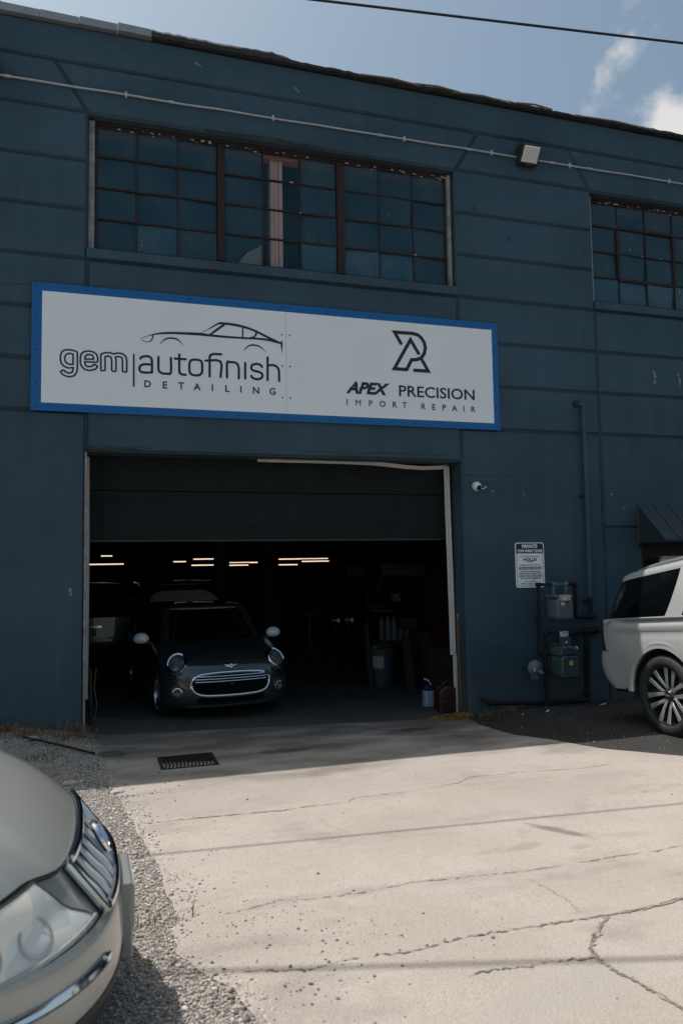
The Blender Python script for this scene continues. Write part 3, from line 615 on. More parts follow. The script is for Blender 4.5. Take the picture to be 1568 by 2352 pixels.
# ================================================================== TOW-AWAY SIGN
TX, TZ, TW, TH = 6.282, 1.612, .455, .628
T = thing('tow_away_sign', 'small white tow-away notice with black header on wall above gas meters', 'sign', (TX + TW / 2, -.01, TZ))
M_tin = mat('white_sign_sheet', (.92, .93, .94), .4)
def rrect(x0, x1, z0, z1, r, n=5):
    out = []
    for (cx_, cz_, a0) in ((x1 - r, z0 + r, -90), (x1 - r, z1 - r, 0), (x0 + r, z1 - r, 90), (x0 + r, z0 + r, 180)):
        for i in range(n + 1): a = R(a0 + 90 * i / n); out.append((cx_ + r * math.cos(a), cz_ + r * math.sin(a)))
    return out
MB().wallprism(rrect(TX, TX + TW, TZ, TZ + TH, .035), -.014, -.003).build('sheet', M_tin, T)
hd = rrect(TX + .012, TX + TW - .012, TZ + TH - .152, TZ + TH - .012, .026); hd = [q for q in hd if q[1] > TZ + TH - .1]
hd += [(TX + .012, TZ + TH - .152), (TX + TW - .012, TZ + TH - .152)]
MB().wallprism(hd, -.0146, -.0141).build('header', M_ink, T)
MB().wallprism(rrect(TX + .048, TX + TW - .048, TZ + .251, TZ + .289, .018), -.0146, -.0141).build('banner', M_ink, T)
cxm = TX + TW / 2
def tl(body, z, h, wd, m=M_ink, bold=.0, shear=0.0): text('print', body, m, T, (cxm, -.0152, TZ + z), h, width=wd, bold=bold, shear=shear)
tl('PRIVATE', TH - .075, .047, .245, M_tin, .05); tl('TOW AWAY ZONE', TH - .135, .038, .395, M_tin, .05)
tl('AUTHORIZED PARKING ONLY', .425, .018, .315); tl('HOLLIS', .372, .040, .215, M_ink, .05, .1); tl('TOWING', .352, .013, .1, M_ink, .05)
tl('107 SEMINARY AVE  DAYTON  OHIO  45403', .307, .014, .325, M_ink, .05); tl('TOWING IS ENFORCED 24 HOURS PER DAY', .260, .02, .335, M_tin, .03)
for i, (b_, wd) in enumerate((('FAILURE TO RECOVER A TOWED VEHICLE MAY RESULT', .335), ('IN THE LOSS OF THE TITLE TO THE VEHICLE AND LOSS OF', .355), ('OWNERSHIP OF THE VEHICLE, AS PROVIDED IN DIVISION (E)', .38), ('OF SECTION 4513.60 OF THE OHIO REVISED CODE.', .32))):
    tl(b_, .213 - i * .031, .02, wd, M_ink, .03)
tl('PUCO 603200', .079, .019, .18); tl('937-252-3356', .042, .027, .285, M_ink, .03)
chn = MB()
def ring(x, z, a, b):
    o_ = [(x + a * math.cos(t * math.pi / 5), z + b * math.sin(t * math.pi / 5)) for t in range(10)]; i_ = [(x + (a - .005) * math.cos(t * math.pi / 5), z + (b - .005) * math.sin(t * math.pi / 5)) for t in range(10)]
    vs = [(q[0], -.0146, q[1]) for q in o_] + [(q[0], -.0146, q[1]) for q in i_]
    chn.add(vs, [(k, (k + 1) % 10, 10 + (k + 1) % 10, 10 + k) for k in range(10)])
for k in range(11):
    for x in (TX + .022, TX + TW - .022): ring(x, TZ + .05 + k * .0405, .0095, .017)
for k in range(10): ring(TX + .045 + k * .0405, TZ + .022, .017, .0095)
chn.build('chain_border', mat('printed_grey', (.12, .12, .13), .5), T)

# ================================================================== WALL LIGHTS, CONDUIT, CAMERA, CABLE
M_bronze = mat('dark_bronze_housing', (.03, .026, .024), .45)
M_lens = mat('frosted_lens', (.80, .77, .74), .25, coat=.4)
M_refl = mat('white_reflector', (.86, .84, .82), .4)
def wall_light(x, z, label):
    t = thing('wall_light', label, 'light', (x, 0, z), group='wall pack lights on the facade')
    w_, h_ = .15, .125
    prof = [(-.003, h_), (-.09, h_ + .015), (-.215, h_ - .01), (-.225, h_ - .045), (-.10, -h_), (-.003, -h_)]
    hs = MB()
    vs = [(x - w_, y, z + q) for y, q in prof] + [(x + w_, y, z + q) for y, q in prof]; n = len(prof)
    hs.add(vs, [tuple(range(n)), tuple(reversed(range(n, 2 * n)))] + [(i, n + i, n + (i + 1) % n, (i + 1) % n) for i in range(n)])
    hs.build('housing', M_bronze, t, bevel=.008)
    a, b = Vector((-.226, h_ - .058)), Vector((-.104, -h_ + .012)); off = Vector((-.0115, -.0045)) * .35
    ln = MB(); q = .022
    ln.add([(x - w_ + q, a.x + off.x - .002, z + a.y), (x + w_ - q, a.x + off.x - .002, z + a.y), (x + w_ - q, b.x + off.x - .002, z + b.y), (x - w_ + q, b.x + off.x - .002, z + b.y),
            (x - w_ + q * 2.2, a.x - .022, z + a.y - .03), (x + w_ - q * 2.2, a.x - .022, z + a.y - .03), (x + w_ - q * 2.2, b.x - .022, z + b.y + .015), (x - w_ + q * 2.2, b.x - .022, z + b.y + .015)],
           [(4, 5, 6, 7), (0, 1, 5, 4), (1, 2, 6, 5), (2, 3, 7, 6), (3, 0, 4, 7)])
    ln.build('lens', M_lens, t)
    MB().box(x - .05, x + .05, -.10, -.02, z - h_ - .02, z - h_ - .001).build('hinge_tab', M_bronze, t)
    return t
wall_light(6.655, 7.855, 'dark wall pack light with pale lens on the pier between windows')
wall_light(-.545, 7.85, 'wall pack light at the left edge of the facade')
def conduit(x0, x1, z0, z1, label, joints):
    t = thing('conduit', label, 'conduit', (x0, -.02, z0), group='conduit runs along the facade')
    zz = lambda x: z0 + (z1 - z0) * (x - x0) / (x1 - x0)
    n = 16; path = [(x0 + (x1 - x0) * i / n, -.024 + .004 * math.sin(i * 1.7), zz(x0 + (x1 - x0) * i / n) + .004 * math.sin(i * 2.3)) for i in range(n + 1)]
    MB().tube(path, .0125, 8).build('pipe', M_steel, t, smooth=True)
    for i, x in enumerate(joints):
        if i % 2: MB().box(x - .012, x + .012, -.042, -.002, zz(x) - .035, zz(x) + .035).build('strap', M_steel, t, bevel=.003)
        else: MB().tube([(x - .035, -.024, zz(x)), (x + .035, -.024, zz(x))], .018, 8).build('coupling', M_steel, t, smooth=True)
conduit(-.39, 6.505, 7.80, 7.852, 'long grey conduit pipe running above the wide window', (-.3, 1.05, 1.6, 2.9, 4.4, 4.75, 5.75, 6.1))
conduit(6.805, 15.5, 7.85, 7.90, 'grey conduit pipe right of the wall light', (7.1, 7.4, 7.75, 9.2, 10.5, 12.0))
ct = thing('security_camera', 'white dome security camera beside garage door head', 'camera', (5.71, 0, 3.02))
cM = axis_matrix((5.715, 0, 3.02), (0, -1, 0))
MB().lathe([(0, .03), (.062, .028), (.066, .015), (.066, .001)], 24, cM).build('base', M_white, ct, smooth=True)
cM2 = axis_matrix((5.705, -.05, 3.015), (.10, -.92, -.42))
MB().lathe([(0, .058), (.02, .055), (.045, .037), (.058, .008), (.056, -.02), (.045, -.04)], 24, cM2).build('dome', M_white, ct, smooth=True)
MB().lathe([(0, .064), (.022, .062), (.032, .054), (.036, .046)], 20, cM2).build('lens', M_glassdark, ct, smooth=True)
MB().tube(catmull([(5.765, -.01, 2.995), (5.81, -.012, 2.99), (5.85, -.012, 3.01), (5.875, -.008, 3.05)], 5), .006, 6).build('cable', M_white, ct, smooth=True)
MB().tube(catmull([(5.87, -.008, 3.03), (5.885, -.02, 3.06), (5.90, -.004, 3.08)], 4), .014, 6).build('splice', mat('brown_tape', (.06, .03, .02), .7), ct, smooth=True)
# stubs left in the wall
for (x, z) in ((5.80, 7.0), (6.36, 6.62)):
    t = thing('wall_stub', 'short rusty pipe stub %s on the pier between windows' % ('higher up' if z > 6.8 else 'lower down'), 'pipe stub', (x, 0, z), group='pipe stubs on the pier')
    MB().tube([(x, -.001, z), (x, -.035, z)], .016, 8).tube([(x, -.026, z - .03), (x, -.026, z + .03)], .011, 6).build('stub', M_fac, t)
# awning over the side doorway
A = thing('door_awning', 'dark standing-seam metal awning over side door behind silver vehicle', 'awning', (9.4, 0, 2.2))
M_awn = mat('dark_teal_sheet_metal', (.028, .042, .046), .5)
ax0, ax1, az0, az1, ad = 8.355, 10.35, 2.26, 2.80, -.55
xs = [ax0 + (ax1 - ax0) * 0 + i * .285 for i in range(7)] + [ax1]
for a, b in zip(xs[:-1], xs[1:]):
    MB().add([(a, -.003, az1), (b - .003, -.003, az1), (b - .003, ad, az0), (a, ad, az0), (a, -.003, az1 - .012), (b - .003, -.003, az1 - .012), (b - .003, ad, az0 - .012), (a, ad, az0 - .012)],
             [(0, 3, 2, 1), (4, 5, 6, 7), (2, 3, 7, 6), (0, 1, 5, 4), (1, 2, 6, 5), (3, 0, 4, 7)]).build('awning_panel', M_awn, A)
    MB().tube([(b, -.005, az1 + .012), (b, ad, az0 + .012)], .014, 4).build('seam', M_awn, A)
for x in (ax0 + .006, ax1 - .006): MB().add([(x, -.004, az1 - .014), (x, -.004, az0 - .03), (x, ad + .01, az0 - .03), (x, ad + .01, az0 - .016)], [(0, 1, 2, 3)]).build('side_panel', M_awn, A)
fr = MB()
for (p, q) in (((ax0, ad, az0 - .035), (ax1, ad, az0 - .035)), ((ax0, -.01, az0 - .05), (ax0, ad, az0 - .05)), ((ax1, -.01, az0 - .05), (ax1, ad, az0 - .05)), ((ax0, -.012, az0 - .05), (ax0, -.012, az1))): fr.tube([p, q], .018, 4)
fr.build('frame', M_black, A)
nb = thing('notice_board', 'white panel with blue leaf mark beside side door, behind vehicle roof', 'notice', (9.05, -.06, 1.6))
MB().box(8.68, 9.55, -.08, -.03, 1.45, 2.02).build('board', M_white, nb, bevel=.004)
MB().box(8.68, 9.55, -.085, -.025, 1.985, 2.025).build('trim', mat('yellowed_trim', (.5, .48, .40), .6), nb)
lf = MB()
for (dx, dz, s, ang) in ((.105, .415, .035, 40), (.085, .375, .022, 60)):
    pts = []
    for i in range(10):
        t_ = i / 9 * 2 * math.pi; u, v = math.cos(t_) * s, math.sin(t_) * s * .5; a = R(ang); pts.append((8.68 + dx + u * math.cos(a) - v * math.sin(a), -.0815, 1.5 + dz + u * math.sin(a) + v * math.cos(a)))
    lf.add(pts, [tuple(range(10))])
lf.build('leaf_mark', mat('leaf_blue', (.01, .12, .25), .5), nb)
MB().box(8.68 + .47, 8.68 + .475, -.0825, -.0803, 1.5, 1.98).box(8.68 + .60, 8.68 + .605, -.0825, -.0803, 1.5, 1.98).build('joint', mat('joint_grey', (.25, .25, .25), .6), nb)
# overhead cable across the sky and its neighbour (both throw soft shadows on the drive)
def sagline(a, b, sag, r_, label, n=40):
    a, b = Vector(a), Vector(b); p = []
    for i in range(n + 1):
        t_ = i / n; q = a.lerp(b, t_); q.z -= sag * 4 * t_ * (1 - t_); p.append(q)
    o = MB().tube(p, r_, 6).build('overhead_cable', mat('cable_black', (.012, .013, .03), .5), None, smooth=True)
    return props(o, label, 'cable', 'overhead cables')

sagline((-14, -1.253, 6.846), (18, -3.984, 7.938), .0, .0125, 'thin dark cable slanting across the sky above the roofline')
sagline((-12, -.26, 9.0), (16, -9.18, 9.0), .0, .017, 'dark cable strung high over the driveway outside the view')

# ================================================================== GROUND
def Gz(x, y):
    z = .034 * max(-y, 0) + (.04 - .03 * min(max(x - .6, 0), 5)) * min(max(1 + y / 2.2, 0), 1)
    if y > 0: z = .04 - .03 * min(max(x - .6, 0), 5)
    if y < -14: z = .034 * 14
    m = min(max((.85 - x) / .9, 0), 1) * min(max(1 + (y + .1) / 2.6, 0), 1)      # gravel bank against the wall at the left
    z += .16 * m
    if -8 < y < 0:
        e = min(max((x - 5.4) / 1.0, 0), 1); z += .10 * e * e * (3 - 2 * e) * max(0, 1 + y / 2.4)
    return z
def ground_material(name, base, second, stain, scale=1.0, bump=.5, speck=None):
    m = bpy.data.materials.new(name); m.use_nodes = True; t, b = nodes_of(m)
    g = t.nodes.new('ShaderNodeNewGeometry'); pos = g.outputs['Position']
    a = tex(t, 'ShaderNodeTexNoise', pos, Scale=.9 * scale, Detail=6.0, Roughness=.62)
    c_ = tex(t, 'ShaderNodeTexNoise', mscale(t, pos, (1, 1.6, 1)), Scale=3.3 * scale, Detail=5.0)
    f = tex(t, 'ShaderNodeTexNoise', pos, Scale=70.0, Detail=4.0, Roughness=.7)
    f2 = tex(t, 'ShaderNodeTexVoronoi', pos, Scale=120.0)
    x = mixc(t, rmap(t, a.outputs['Fac'], .38, .60), base, second)
    x = mixc(t, rmap(t, c_.outputs['Fac'], .58, .76, 0, .55), x, stain)
    x = mixc(t, rmap(t, f.outputs['Fac'], .42, .68, .0, .45), x, tuple(q * .55 for q in base))
    g2 = tex(t, 'ShaderNodeTexNoise', pos, Scale=17.0, Detail=6.0, Roughness=.75); x = mixc(t, rmap(t, g2.outputs['Fac'], .55, .72, .0, .4), x, tuple(q * .6 for q in base))
    if speck: x = mixc(t, rmap(t, f2.outputs['Distance'], .10, .22, .55, 0), x, speck)
    t.links.new(x, b.inputs['Base Color']); b.inputs['Roughness'].default_value = .88; b.inputs['Specular IOR Level'].default_value = .25
    ad = t.nodes.new('ShaderNodeMath'); ad.operation = 'ADD'; t.links.new(f.outputs['Fac'], ad.inputs[0]); t.links.new(f2.outputs['Distance'], ad.inputs[1])
    bp = t.nodes.new('ShaderNodeBump'); bp.inputs['Strength'].default_value = bump; bp.inputs['Distance'].default_value = .008
    t.links.new(ad.outputs[0], bp.inputs['Height']); t.links.new(bp.outputs[0], b.inputs['Normal'])
    return m
M_conc = ground_material('worn_concrete', (.455, .405, .365), (.40, .352, .315), (.33, .285, .25), bump=.55, speck=(.17, .15, .13))
def soil_shade_concrete(m):
    """oil marks, rust marks and grime, with shade painted in towards the garage"""
    t, b = nodes_of(m); src = b.inputs['Base Color'].links[0].from_socket; g = t.nodes.new('ShaderNodeNewGeometry'); pos = g.outputs['Position']
    sp = t.nodes.new('ShaderNodeSeparateXYZ'); t.links.new(pos, sp.inputs[0])
    wob = tex(t, 'ShaderNodeTexNoise', pos, Scale=7.0, Detail=6.0, Roughness=.65); big = tex(t, 'ShaderNodeTexNoise', mscale(t, pos, (.6, 1.2, 1)), Scale=2.0, Detail=6.0)
    def mth(op, a, b_=None):
        n = t.nodes.new('ShaderNodeMath'); n.operation = op
        for i, v in enumerate((a, b_)):
            if v is None: continue
            if isinstance(v, (int, float)): n.inputs[i].default_value = v
            else: t.links.new(v, n.inputs[i])
        return n.outputs[0]
    c = src
    dirt_shade = mth('ADD', rmap(t, sp.outputs[1], -3.3, -.4, 0, .9), mth('MULTIPLY', mth('SUBTRACT', big.outputs['Fac'], .5), 2.2))  # grime mask with shade painted in, deepening towards the garage door
    c = mixc(t, rmap(t, dirt_shade, .15, 1.0, 0, .82), c, (.085, .078, .072))
    for (x, y, rx, ry, an, col_, amt) in ((3.70, -4.86, .05, .25, 28, (.17, .155, .14), .8), (3.32, -5.04, .14, .06, 8, (.30, .25, .205), .6), (3.63, -5.17, .08, .04, 8, (.30, .25, .205), .5), (4.35, -.83, .30, .16, 10, (.03, .03, .03), .8),
                                           (2.65, -1.55, .36, .13, 5, (.04, .04, .04), .7), (1.35, -3.85, .22, .08, 12, (.36, .29, .23), .45), (4.9, -3.75, .5, .12, 8, (.33, .30, .28), .4), (2.6, -6.6, .5, .16, 12, (.36, .33, .30), .6), (3.9, -4.2, .7, .2, 14, (.38, .35, .33), .4)):
        mp = t.nodes.new('ShaderNodeMapping'); mp.vector_type = 'TEXTURE'; mp.inputs[1].default_value = (x, y, 0); mp.inputs[2].default_value = (0, 0, R(an)); mp.inputs[3].default_value = (rx, ry, 1e6)
        t.links.new(pos, mp.inputs[0]); ln = t.nodes.new('ShaderNodeVectorMath'); ln.operation = 'LENGTH'; t.links.new(mp.outputs[0], ln.inputs[0])
        d = mth('ADD', ln.outputs['Value'], mth('MULTIPLY', mth('SUBTRACT', wob.outputs['Fac'], .5), 1.6))
        c = mixc(t, rmap(t, d, .55, 1.15, amt, 0.0), c, col_)
    t.links.new(c, b.inputs['Base Color'])
soil_shade_concrete(M_conc)
M_asph = ground_material('old_asphalt', (.040, .039, .039), (.055, .053, .052), (.028, .028, .028), bump=.9, speck=(.13, .125, .12))
M_grav = ground_material('gravel_bed', (.45, .405, .36), (.37, .33, .295), (.26, .23, .205), 1.6, bump=1.0, speck=(.2, .18, .165))
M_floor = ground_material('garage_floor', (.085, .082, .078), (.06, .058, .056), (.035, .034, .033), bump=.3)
def interp(tab, y):
    for (y0, x0), (y1, x1) in zip(tab[:-1], tab[1:]):
        if y1 <= y <= y0: return x0 + (x1 - x0) * (y - y0) / (y1 - y0)
    return tab[0][1] if y > tab[0][0] else tab[-1][1]
EL = [(.4, .62), (-.3, .68), (-1.3, .77), (-2.47, .905), (-3.12, .97), (-3.83, 1.05), (-4.64, 1.14), (-5.23, 1.16), (-5.7, 1.12), (-6.15, 1.34), (-6.4, 1.38), (-8, 1.3), (-14, .9)]
ER = [(.4, 5.5), (0, 5.5), (-.05, 5.46), (-.8, 5.24), (-1.73, 5.17), (-2.54, 5.43), (-2.82, 5.52), (-3.41, 5.98), (-4.5, 6.9), (-6, 8.2), (-9, 11), (-14, 16)]
def sheet(name, ys, xl, xr, nx, dz, m, jit=0.0, kind='structure'):
    rr = random.Random(9); rows = []
    for y in ys:
        a, b = xl(y), xr(y); a += rr.uniform(-jit, jit); b += rr.uniform(-jit, jit) * .5
        rows.append([(a + (b - a) * i / nx, y, Gz(a + (b - a) * i / nx, y) + dz) for i in range(nx + 1)])
    o = MB().grid(rows).build(name, m, None, smooth=True, angle=80)
    if kind: o['kind'] = kind
    return o
ysf = [-.001 - .1 * i for i in range(0, 141)]
far = [(-400, -400), (400, -400)]
gb = MB()
for (x0, x1, y0, y1) in ((-400, 400, -400, -13.9), (-400, -11, -13.9, 400), (20, 400, -13.9, 400)): gb.add([(x0, y0, .4), (x1, y0, .4), (x1, y1, .4), (x0, y1, .4)], [(0, 1, 2, 3)])
g0 = gb.build('ground', M_asph); g0['kind'] = 'structure'
sheet('asphalt_lot', ysf, lambda y: -12, lambda y: 21, 160, 0, M_asph)
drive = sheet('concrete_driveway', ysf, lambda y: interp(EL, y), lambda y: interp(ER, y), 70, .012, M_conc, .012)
ORG[drive] = Vector((0, 0, 0))
sheet('gravel_verge', ysf, lambda y: -11.5, lambda y: interp(EL, y) + .10, 150, .006, M_grav, .05)
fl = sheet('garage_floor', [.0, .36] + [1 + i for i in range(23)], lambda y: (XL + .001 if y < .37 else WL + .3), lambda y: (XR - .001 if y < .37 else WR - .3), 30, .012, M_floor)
# cracks and joints: narrow dirt-filled openings in the slab
M_crack = mat('crack_dirt', (.12, .10, .08), .95, noise=(12, .9, (.33, .295, .26)))
M_joint = mat('joint_sand', (.33, .28, .235), .95, noise=(25, .8, (.24, .20, .165)))
def crack(pts, w0, m=M_crack, jag=.012, name='crack', n=9, seed=1):
    rr = random.Random(seed); p = []
    for (a, b) in zip(pts[:-1], pts[1:]):
        for i in range(n):
            t_ = i / n; p.append((a[0] + (b[0] - a[0]) * t_ + rr.gauss(0, jag * .5), a[1] + (b[1] - a[1]) * t_ + rr.gauss(0, jag * .5)))
    p.append(tuple(pts[-1])); L = []; Rr = []
    for i, q in enumerate(p):
        a = Vector(p[max(i - 1, 0)]); b = Vector(p[min(i + 1, len(p) - 1)]); d = (b - a).normalized() if (b - a).length else Vector((1, 0)); nn = Vector((-d.y, d.x))
        ww = w0 * max(.06, rr.gauss(.5, .42)) * (.3 if i in (0, len(p) - 1) else 1) * .5
        L.append(Vector(q) + nn * ww); Rr.append(Vector(q) - nn * ww)
    rows = [[(v.x, v.y, Gz(v.x, v.y) + .0165) for v in L], [(v.x, v.y, Gz(v.x, v.y) + .0165) for v in Rr]]
    MB().grid(rows).build(name, m, drive)
CR = {'a': [[1.402, -5.363], [1.591, -5.322], [1.707, -5.289], [1.872, -5.333], [2.077, -5.351], [2.229, -5.348], [2.444, -5.323], [2.681, -5.349], [2.887, -5.375], [3.033, -5.395], [3.245, -5.407], [3.483, -5.402], [3.667, -5.399], [4.017, -5.406], [4.6, -5.36]],
      'b': [[1.382, -5.981], [1.479, -6.004], [1.659, -6.059], [1.852, -6.036], [1.986, -6.045], [2.13, -6.07], [2.269, -6.049], [2.396, -6.029], [2.532, -6.031], [2.685, -6.034], [2.855, -6.042], [3.043, -6.053], [3.155, -6.061], [3.305, -6.066], [3.47, -6.056], [3.9, -6.0]],
      'c': [[3.168, -6.066], [3.072, -6.15], [2.976, -6.227], [2.889, -6.315], [2.858, -6.39], [2.859, -6.459]],
      'd': [[2.262, -6.352], [2.405, -6.341], [2.506, -6.361], [2.632, -6.365], [2.759, -6.394], [2.85, -6.401]],
      'e': [[2.859, -6.459], [2.862, -6.553], [2.886, -6.649], [2.898, -6.736], [2.93, -7.0]], 'f': [[3.063, -5.546], [3.085, -5.685], [3.098, -5.813], [3.08, -5.903], [3.063, -5.99]],
      'i': [[2.294, -3.951], [2.314, -4.178], [2.396, -4.381]], 'j': [[2.189, -.628], [2.153, -1.01], [2.061, -1.42], [2.101, -1.761]]}
WID = dict(a=.009, b=.011, c=.016, d=.016, e=.014, f=.005, i=.004, j=.012)
for q, (k_, v) in enumerate(CR.items()): crack(v, WID[k_], seed=q + 3)
crack(CR['c'], .03, M_joint, seed=31); crack(CR['b'][10:], .022, M_joint, seed=32); crack(CR['e'], .02, M_joint, seed=33)
crack([[1.07, -3.601], [1.203, -3.608], [1.428, -3.62], [1.853, -3.65], [2.101, -3.674], [2.334, -3.649], [2.609, -3.663], [2.707, -3.546]], .018, M_joint, .008, seed=41)
crack([[2.707, -3.546], [3.081, -3.568], [3.646, -3.467], [3.824, -3.33], [4.263, -3.356], [4.855, -3.444], [5.186, -3.41]], .010, M_joint, .008, seed=42)
crack([[.70, -.54], [1.078, -.582], [1.588, -.615], [2.136, -.504], [3.2, -.53], [4.2, -.50], [5.2, -.40]], .016, M_crack, .01, seed=43)
crack([[2.101, -1.761], [3.0, -1.72], [3.9, -1.75], [4.6, -1.55], [5.1, -1.5]], .010, M_crack, .015, seed=44)
# ---- stones
def stone_cloud(name, pts, sizes, m, label, cat):
    ico = bmesh.new(); bmesh.ops.create_icosphere(ico, subdivisions=1, radius=1.0)
    bv = np.array([v.co[:] for v in ico.verts]); bf = np.array([[v.index for v in f.verts] for f in ico.faces]); ico.free()
    n = len(pts); nv = len(bv)
    q = rng.normal(size=(n, 4)); q /= np.linalg.norm(q, axis=1)[:, None]; w_, x, y, z = q.T
    Rm = np.stack([1 - 2 * (y * y + z * z), 2 * (x * y - z * w_), 2 * (x * z + y * w_), 2 * (x * y + z * w_), 1 - 2 * (x * x + z * z), 2 * (y * z - x * w_), 2 * (x * z - y * w_), 2 * (y * z + x * w_), 1 - 2 * (x * x + y * y)], -1).reshape(n, 3, 3)
    sc = sizes[:, None] * rng.uniform(.55, 1.15, (n, 3))
    V = bv[None] * rng.uniform(.8, 1.15, (n, nv, 1)) * sc[:, None, :]
    V = np.einsum('nij,nkj->nki', Rm, V); V[:, :, 2] *= .7; V += pts[:, None, :]
    F = (bf[None] + (np.arange(n) * nv)[:, None, None]).reshape(-1, 3)
    me = bpy.data.meshes.new(name); me.vertices.add(n * nv); me.vertices.foreach_set('co', V.astype(np.float32).ravel())
    me.loops.add(F.size); me.loops.foreach_set('vertex_index', F.astype(np.int32).ravel()); me.polygons.add(len(F))
    me.polygons.foreach_set('loop_start', np.arange(0, F.size, 3, dtype=np.int32)); me.polygons.foreach_set('loop_total', np.full(len(F), 3, dtype=np.int32))
    me.update(calc_edges=True); me.validate()
    o = link(name, me, m); return props(o, label, cat, None, 'stuff')
def stone_material():
    m = bpy.data.materials.new('crushed_stone'); m.use_nodes = True; t, b = nodes_of(m)
    g = t.nodes.new('ShaderNodeNewGeometry'); cr = t.nodes.new('ShaderNodeValToRGB'); t.links.new(g.outputs['Random Per Island'], cr.inputs[0])
    e = cr.color_ramp.elements; e[0].position = 0; e[0].color = (.10, .093, .088, 1); e[1].position = 1; e[1].color = (.66, .62, .58, 1)
    for p_, c_ in ((.2, (.23, .21, .195, 1)), (.5, (.40, .365, .335, 1)), (.8, (.52, .475, .43, 1))): q = e.new(p_); q.color = c_
    ns = tex(t, 'ShaderNodeTexNoise', g.outputs['Position'], Scale=90.0, Detail=3.0)
    t.links.new(mixc(t, rmap(t, ns.outputs['Fac'], .4, .7, 0, .45), cr.outputs[0], (.31, .26, .21)), b.inputs['Base Color']); b.inputs['Roughness'].default_value = .9
    return m
M_stone = stone_material()
P = []; Sz = []
def try_add(x, y, s, lift=.25): P.append((x, y, Gz(x, y) + .008 + s * lift)); Sz.append(s)
nr = np.random.default_rng(5)
while len(P) < 56000:
    y = -7.6 * nr.random() ** .85 - .02; ed = interp(EL, y); x = ed + .06 + .07 * math.sin(y * 5.3) * math.sin(y * 1.7 + 1) + .05 * nr.random() - abs(nr.normal(0, .55)) * 1.15
    if x < -1.7: continue
    try_add(x, y, float(np.clip(nr.lognormal(-5.32, .45), .0022, .022)))
stone_cloud('gravel', np.array(P), np.array(Sz), M_stone, 'grey crushed gravel along the left edge of the driveway', 'gravel')
P = []; Sz = []
while len(P) < 1700:      # stones kicked out over the slab, thinning away from the edge
    y = -nr.uniform(.3, 7.2); ed = interp(EL, y); d = abs(nr.exponential(.22 if nr.random() < .75 else 1.4)); x = ed + .02 + d
    if x > 6.5: continue
    try_add(x, y, float(np.clip(nr.lognormal(-5.5, .45), .002, .014)), .45)
for _ in range(900):
    y = -nr.uniform(2.4, 7.2); x = nr.uniform(1.0, 6.2)
    if x < interp(ER, y): try_add(x, y, float(np.clip(nr.lognormal(-6.0, .4), .0015, .007)), .45)
for _ in range(170): u = nr.random(); try_add(.95 + .42 * u + nr.normal(0, .03), -2.78 + .05 * u + nr.normal(0, .03), float(np.clip(nr.lognormal(-5.3, .4), .0025, .012)), .45)
for (cx_, cy_, n_) in ((1.9, -5.75, 100), (1.55, -5.5, 150), (2.55, -6.08, 40), (1.6, -6.2, 120), (1.75, -6.0, 80)):
    for _ in range(n_): try_add(nr.normal(cx_, .2), nr.normal(cy_, .12), float(np.clip(nr.lognormal(-5.35, .42), .0025, .014)), .45)
stone_cloud('loose_stones', np.array(P), np.array(Sz), mat('dark_loose_stone', (.06, .06, .062), .9, noise=(15, .9, (.22, .21, .2))), 'dark loose stones scattered over the concrete driveway', 'stones')
P = []; Sz = []
while len(P) < 420:
    x = nr.uniform(5.3, 7.2); y = -nr.uniform(.1, 3.4)
    if x < interp(ER, y) - .05: continue
    try_add(x, y, float(np.clip(nr.lognormal(-5.6, .4), .002, .009)), .45)
stone_cloud('asphalt_grit', np.array(P), np.array(Sz), M_stone, 'fine grit lying on the asphalt near the gas meters', 'grit')
for i, (x, y, s, l) in enumerate(((.93, -2.62, .045, 'pale chunk of stone at the driveway edge by the shadow line'), (.55, -2.2, .05, 'tan stone in the sunlit gravel bank'), (.1, -.55, .06, 'pale flat stone on the gravel bank under the wall'))):
    mb = MB(); bm_ = bmesh.new(); bmesh.ops.create_icosphere(bm_, subdivisions=2, radius=s); rr = random.Random(i + 2)
    for v in bm_.verts: v.co *= rr.uniform(.78, 1.12); v.co.z *= .5; v.co.x *= 1.4
    me = bpy.data.meshes.new('rock'); bm_.to_mesh(me); bm_.free(); o = link('rock', me, mat('pale_rock', (.45, .41, .36), .9, noise=(20, .6, (.3, .27, .24)))); o.location = (x, y, Gz(x, y) + s * .35); props(o, l, 'stone', 'single stones by the driveway')

# ---- weeds
def tufts(name, spots, m, label, cat, h=(.06, .16), per=40, spread=.09):
    mb = MB(); rr = random.Random(len(spots) * 7)
    for (x, y, k_) in spots:
        for _ in range(int(per * k_)):
            bx, by = x + rr.gauss(0, spread * k_), y + rr.gauss(0, spread * .6 * k_); z = Gz(bx, by); a = rr.uniform(0, 6.28); hh = rr.uniform(*h) * k_; lean = rr.uniform(.2, 1.1) * hh; wd = rr.uniform(.0015, .004)
            dx, dy = math.cos(a), math.sin(a); px, py = -dy * wd, dx * wd
            m1 = (bx + dx * lean * .35, by + dy * lean * .35, z + hh * .6); tp = (bx + dx * lean, by + dy * lean, z + hh * rr.uniform(.75, 1))
            mb.add([(bx - px, by - py, z), (bx + px, by + py, z), (m1[0] + px * .8, m1[1] + py * .8, m1[2]), (m1[0] - px * .8, m1[1] - py * .8, m1[2]), tp], [(0, 1, 2, 3), (3, 2, 4)])
    o = mb.build(name, m, None, recalc=False); return props(o, label, cat, None, 'stuff')
M_dry = mat('dry_grass', (.17, .095, .05), .9, noise=(8, .8, (.26, .18, .09))); M_green = mat('green_weeds', (.05, .075, .025), .85, noise=(8, .8, (.10, .11, .045)))
rr = random.Random(12)
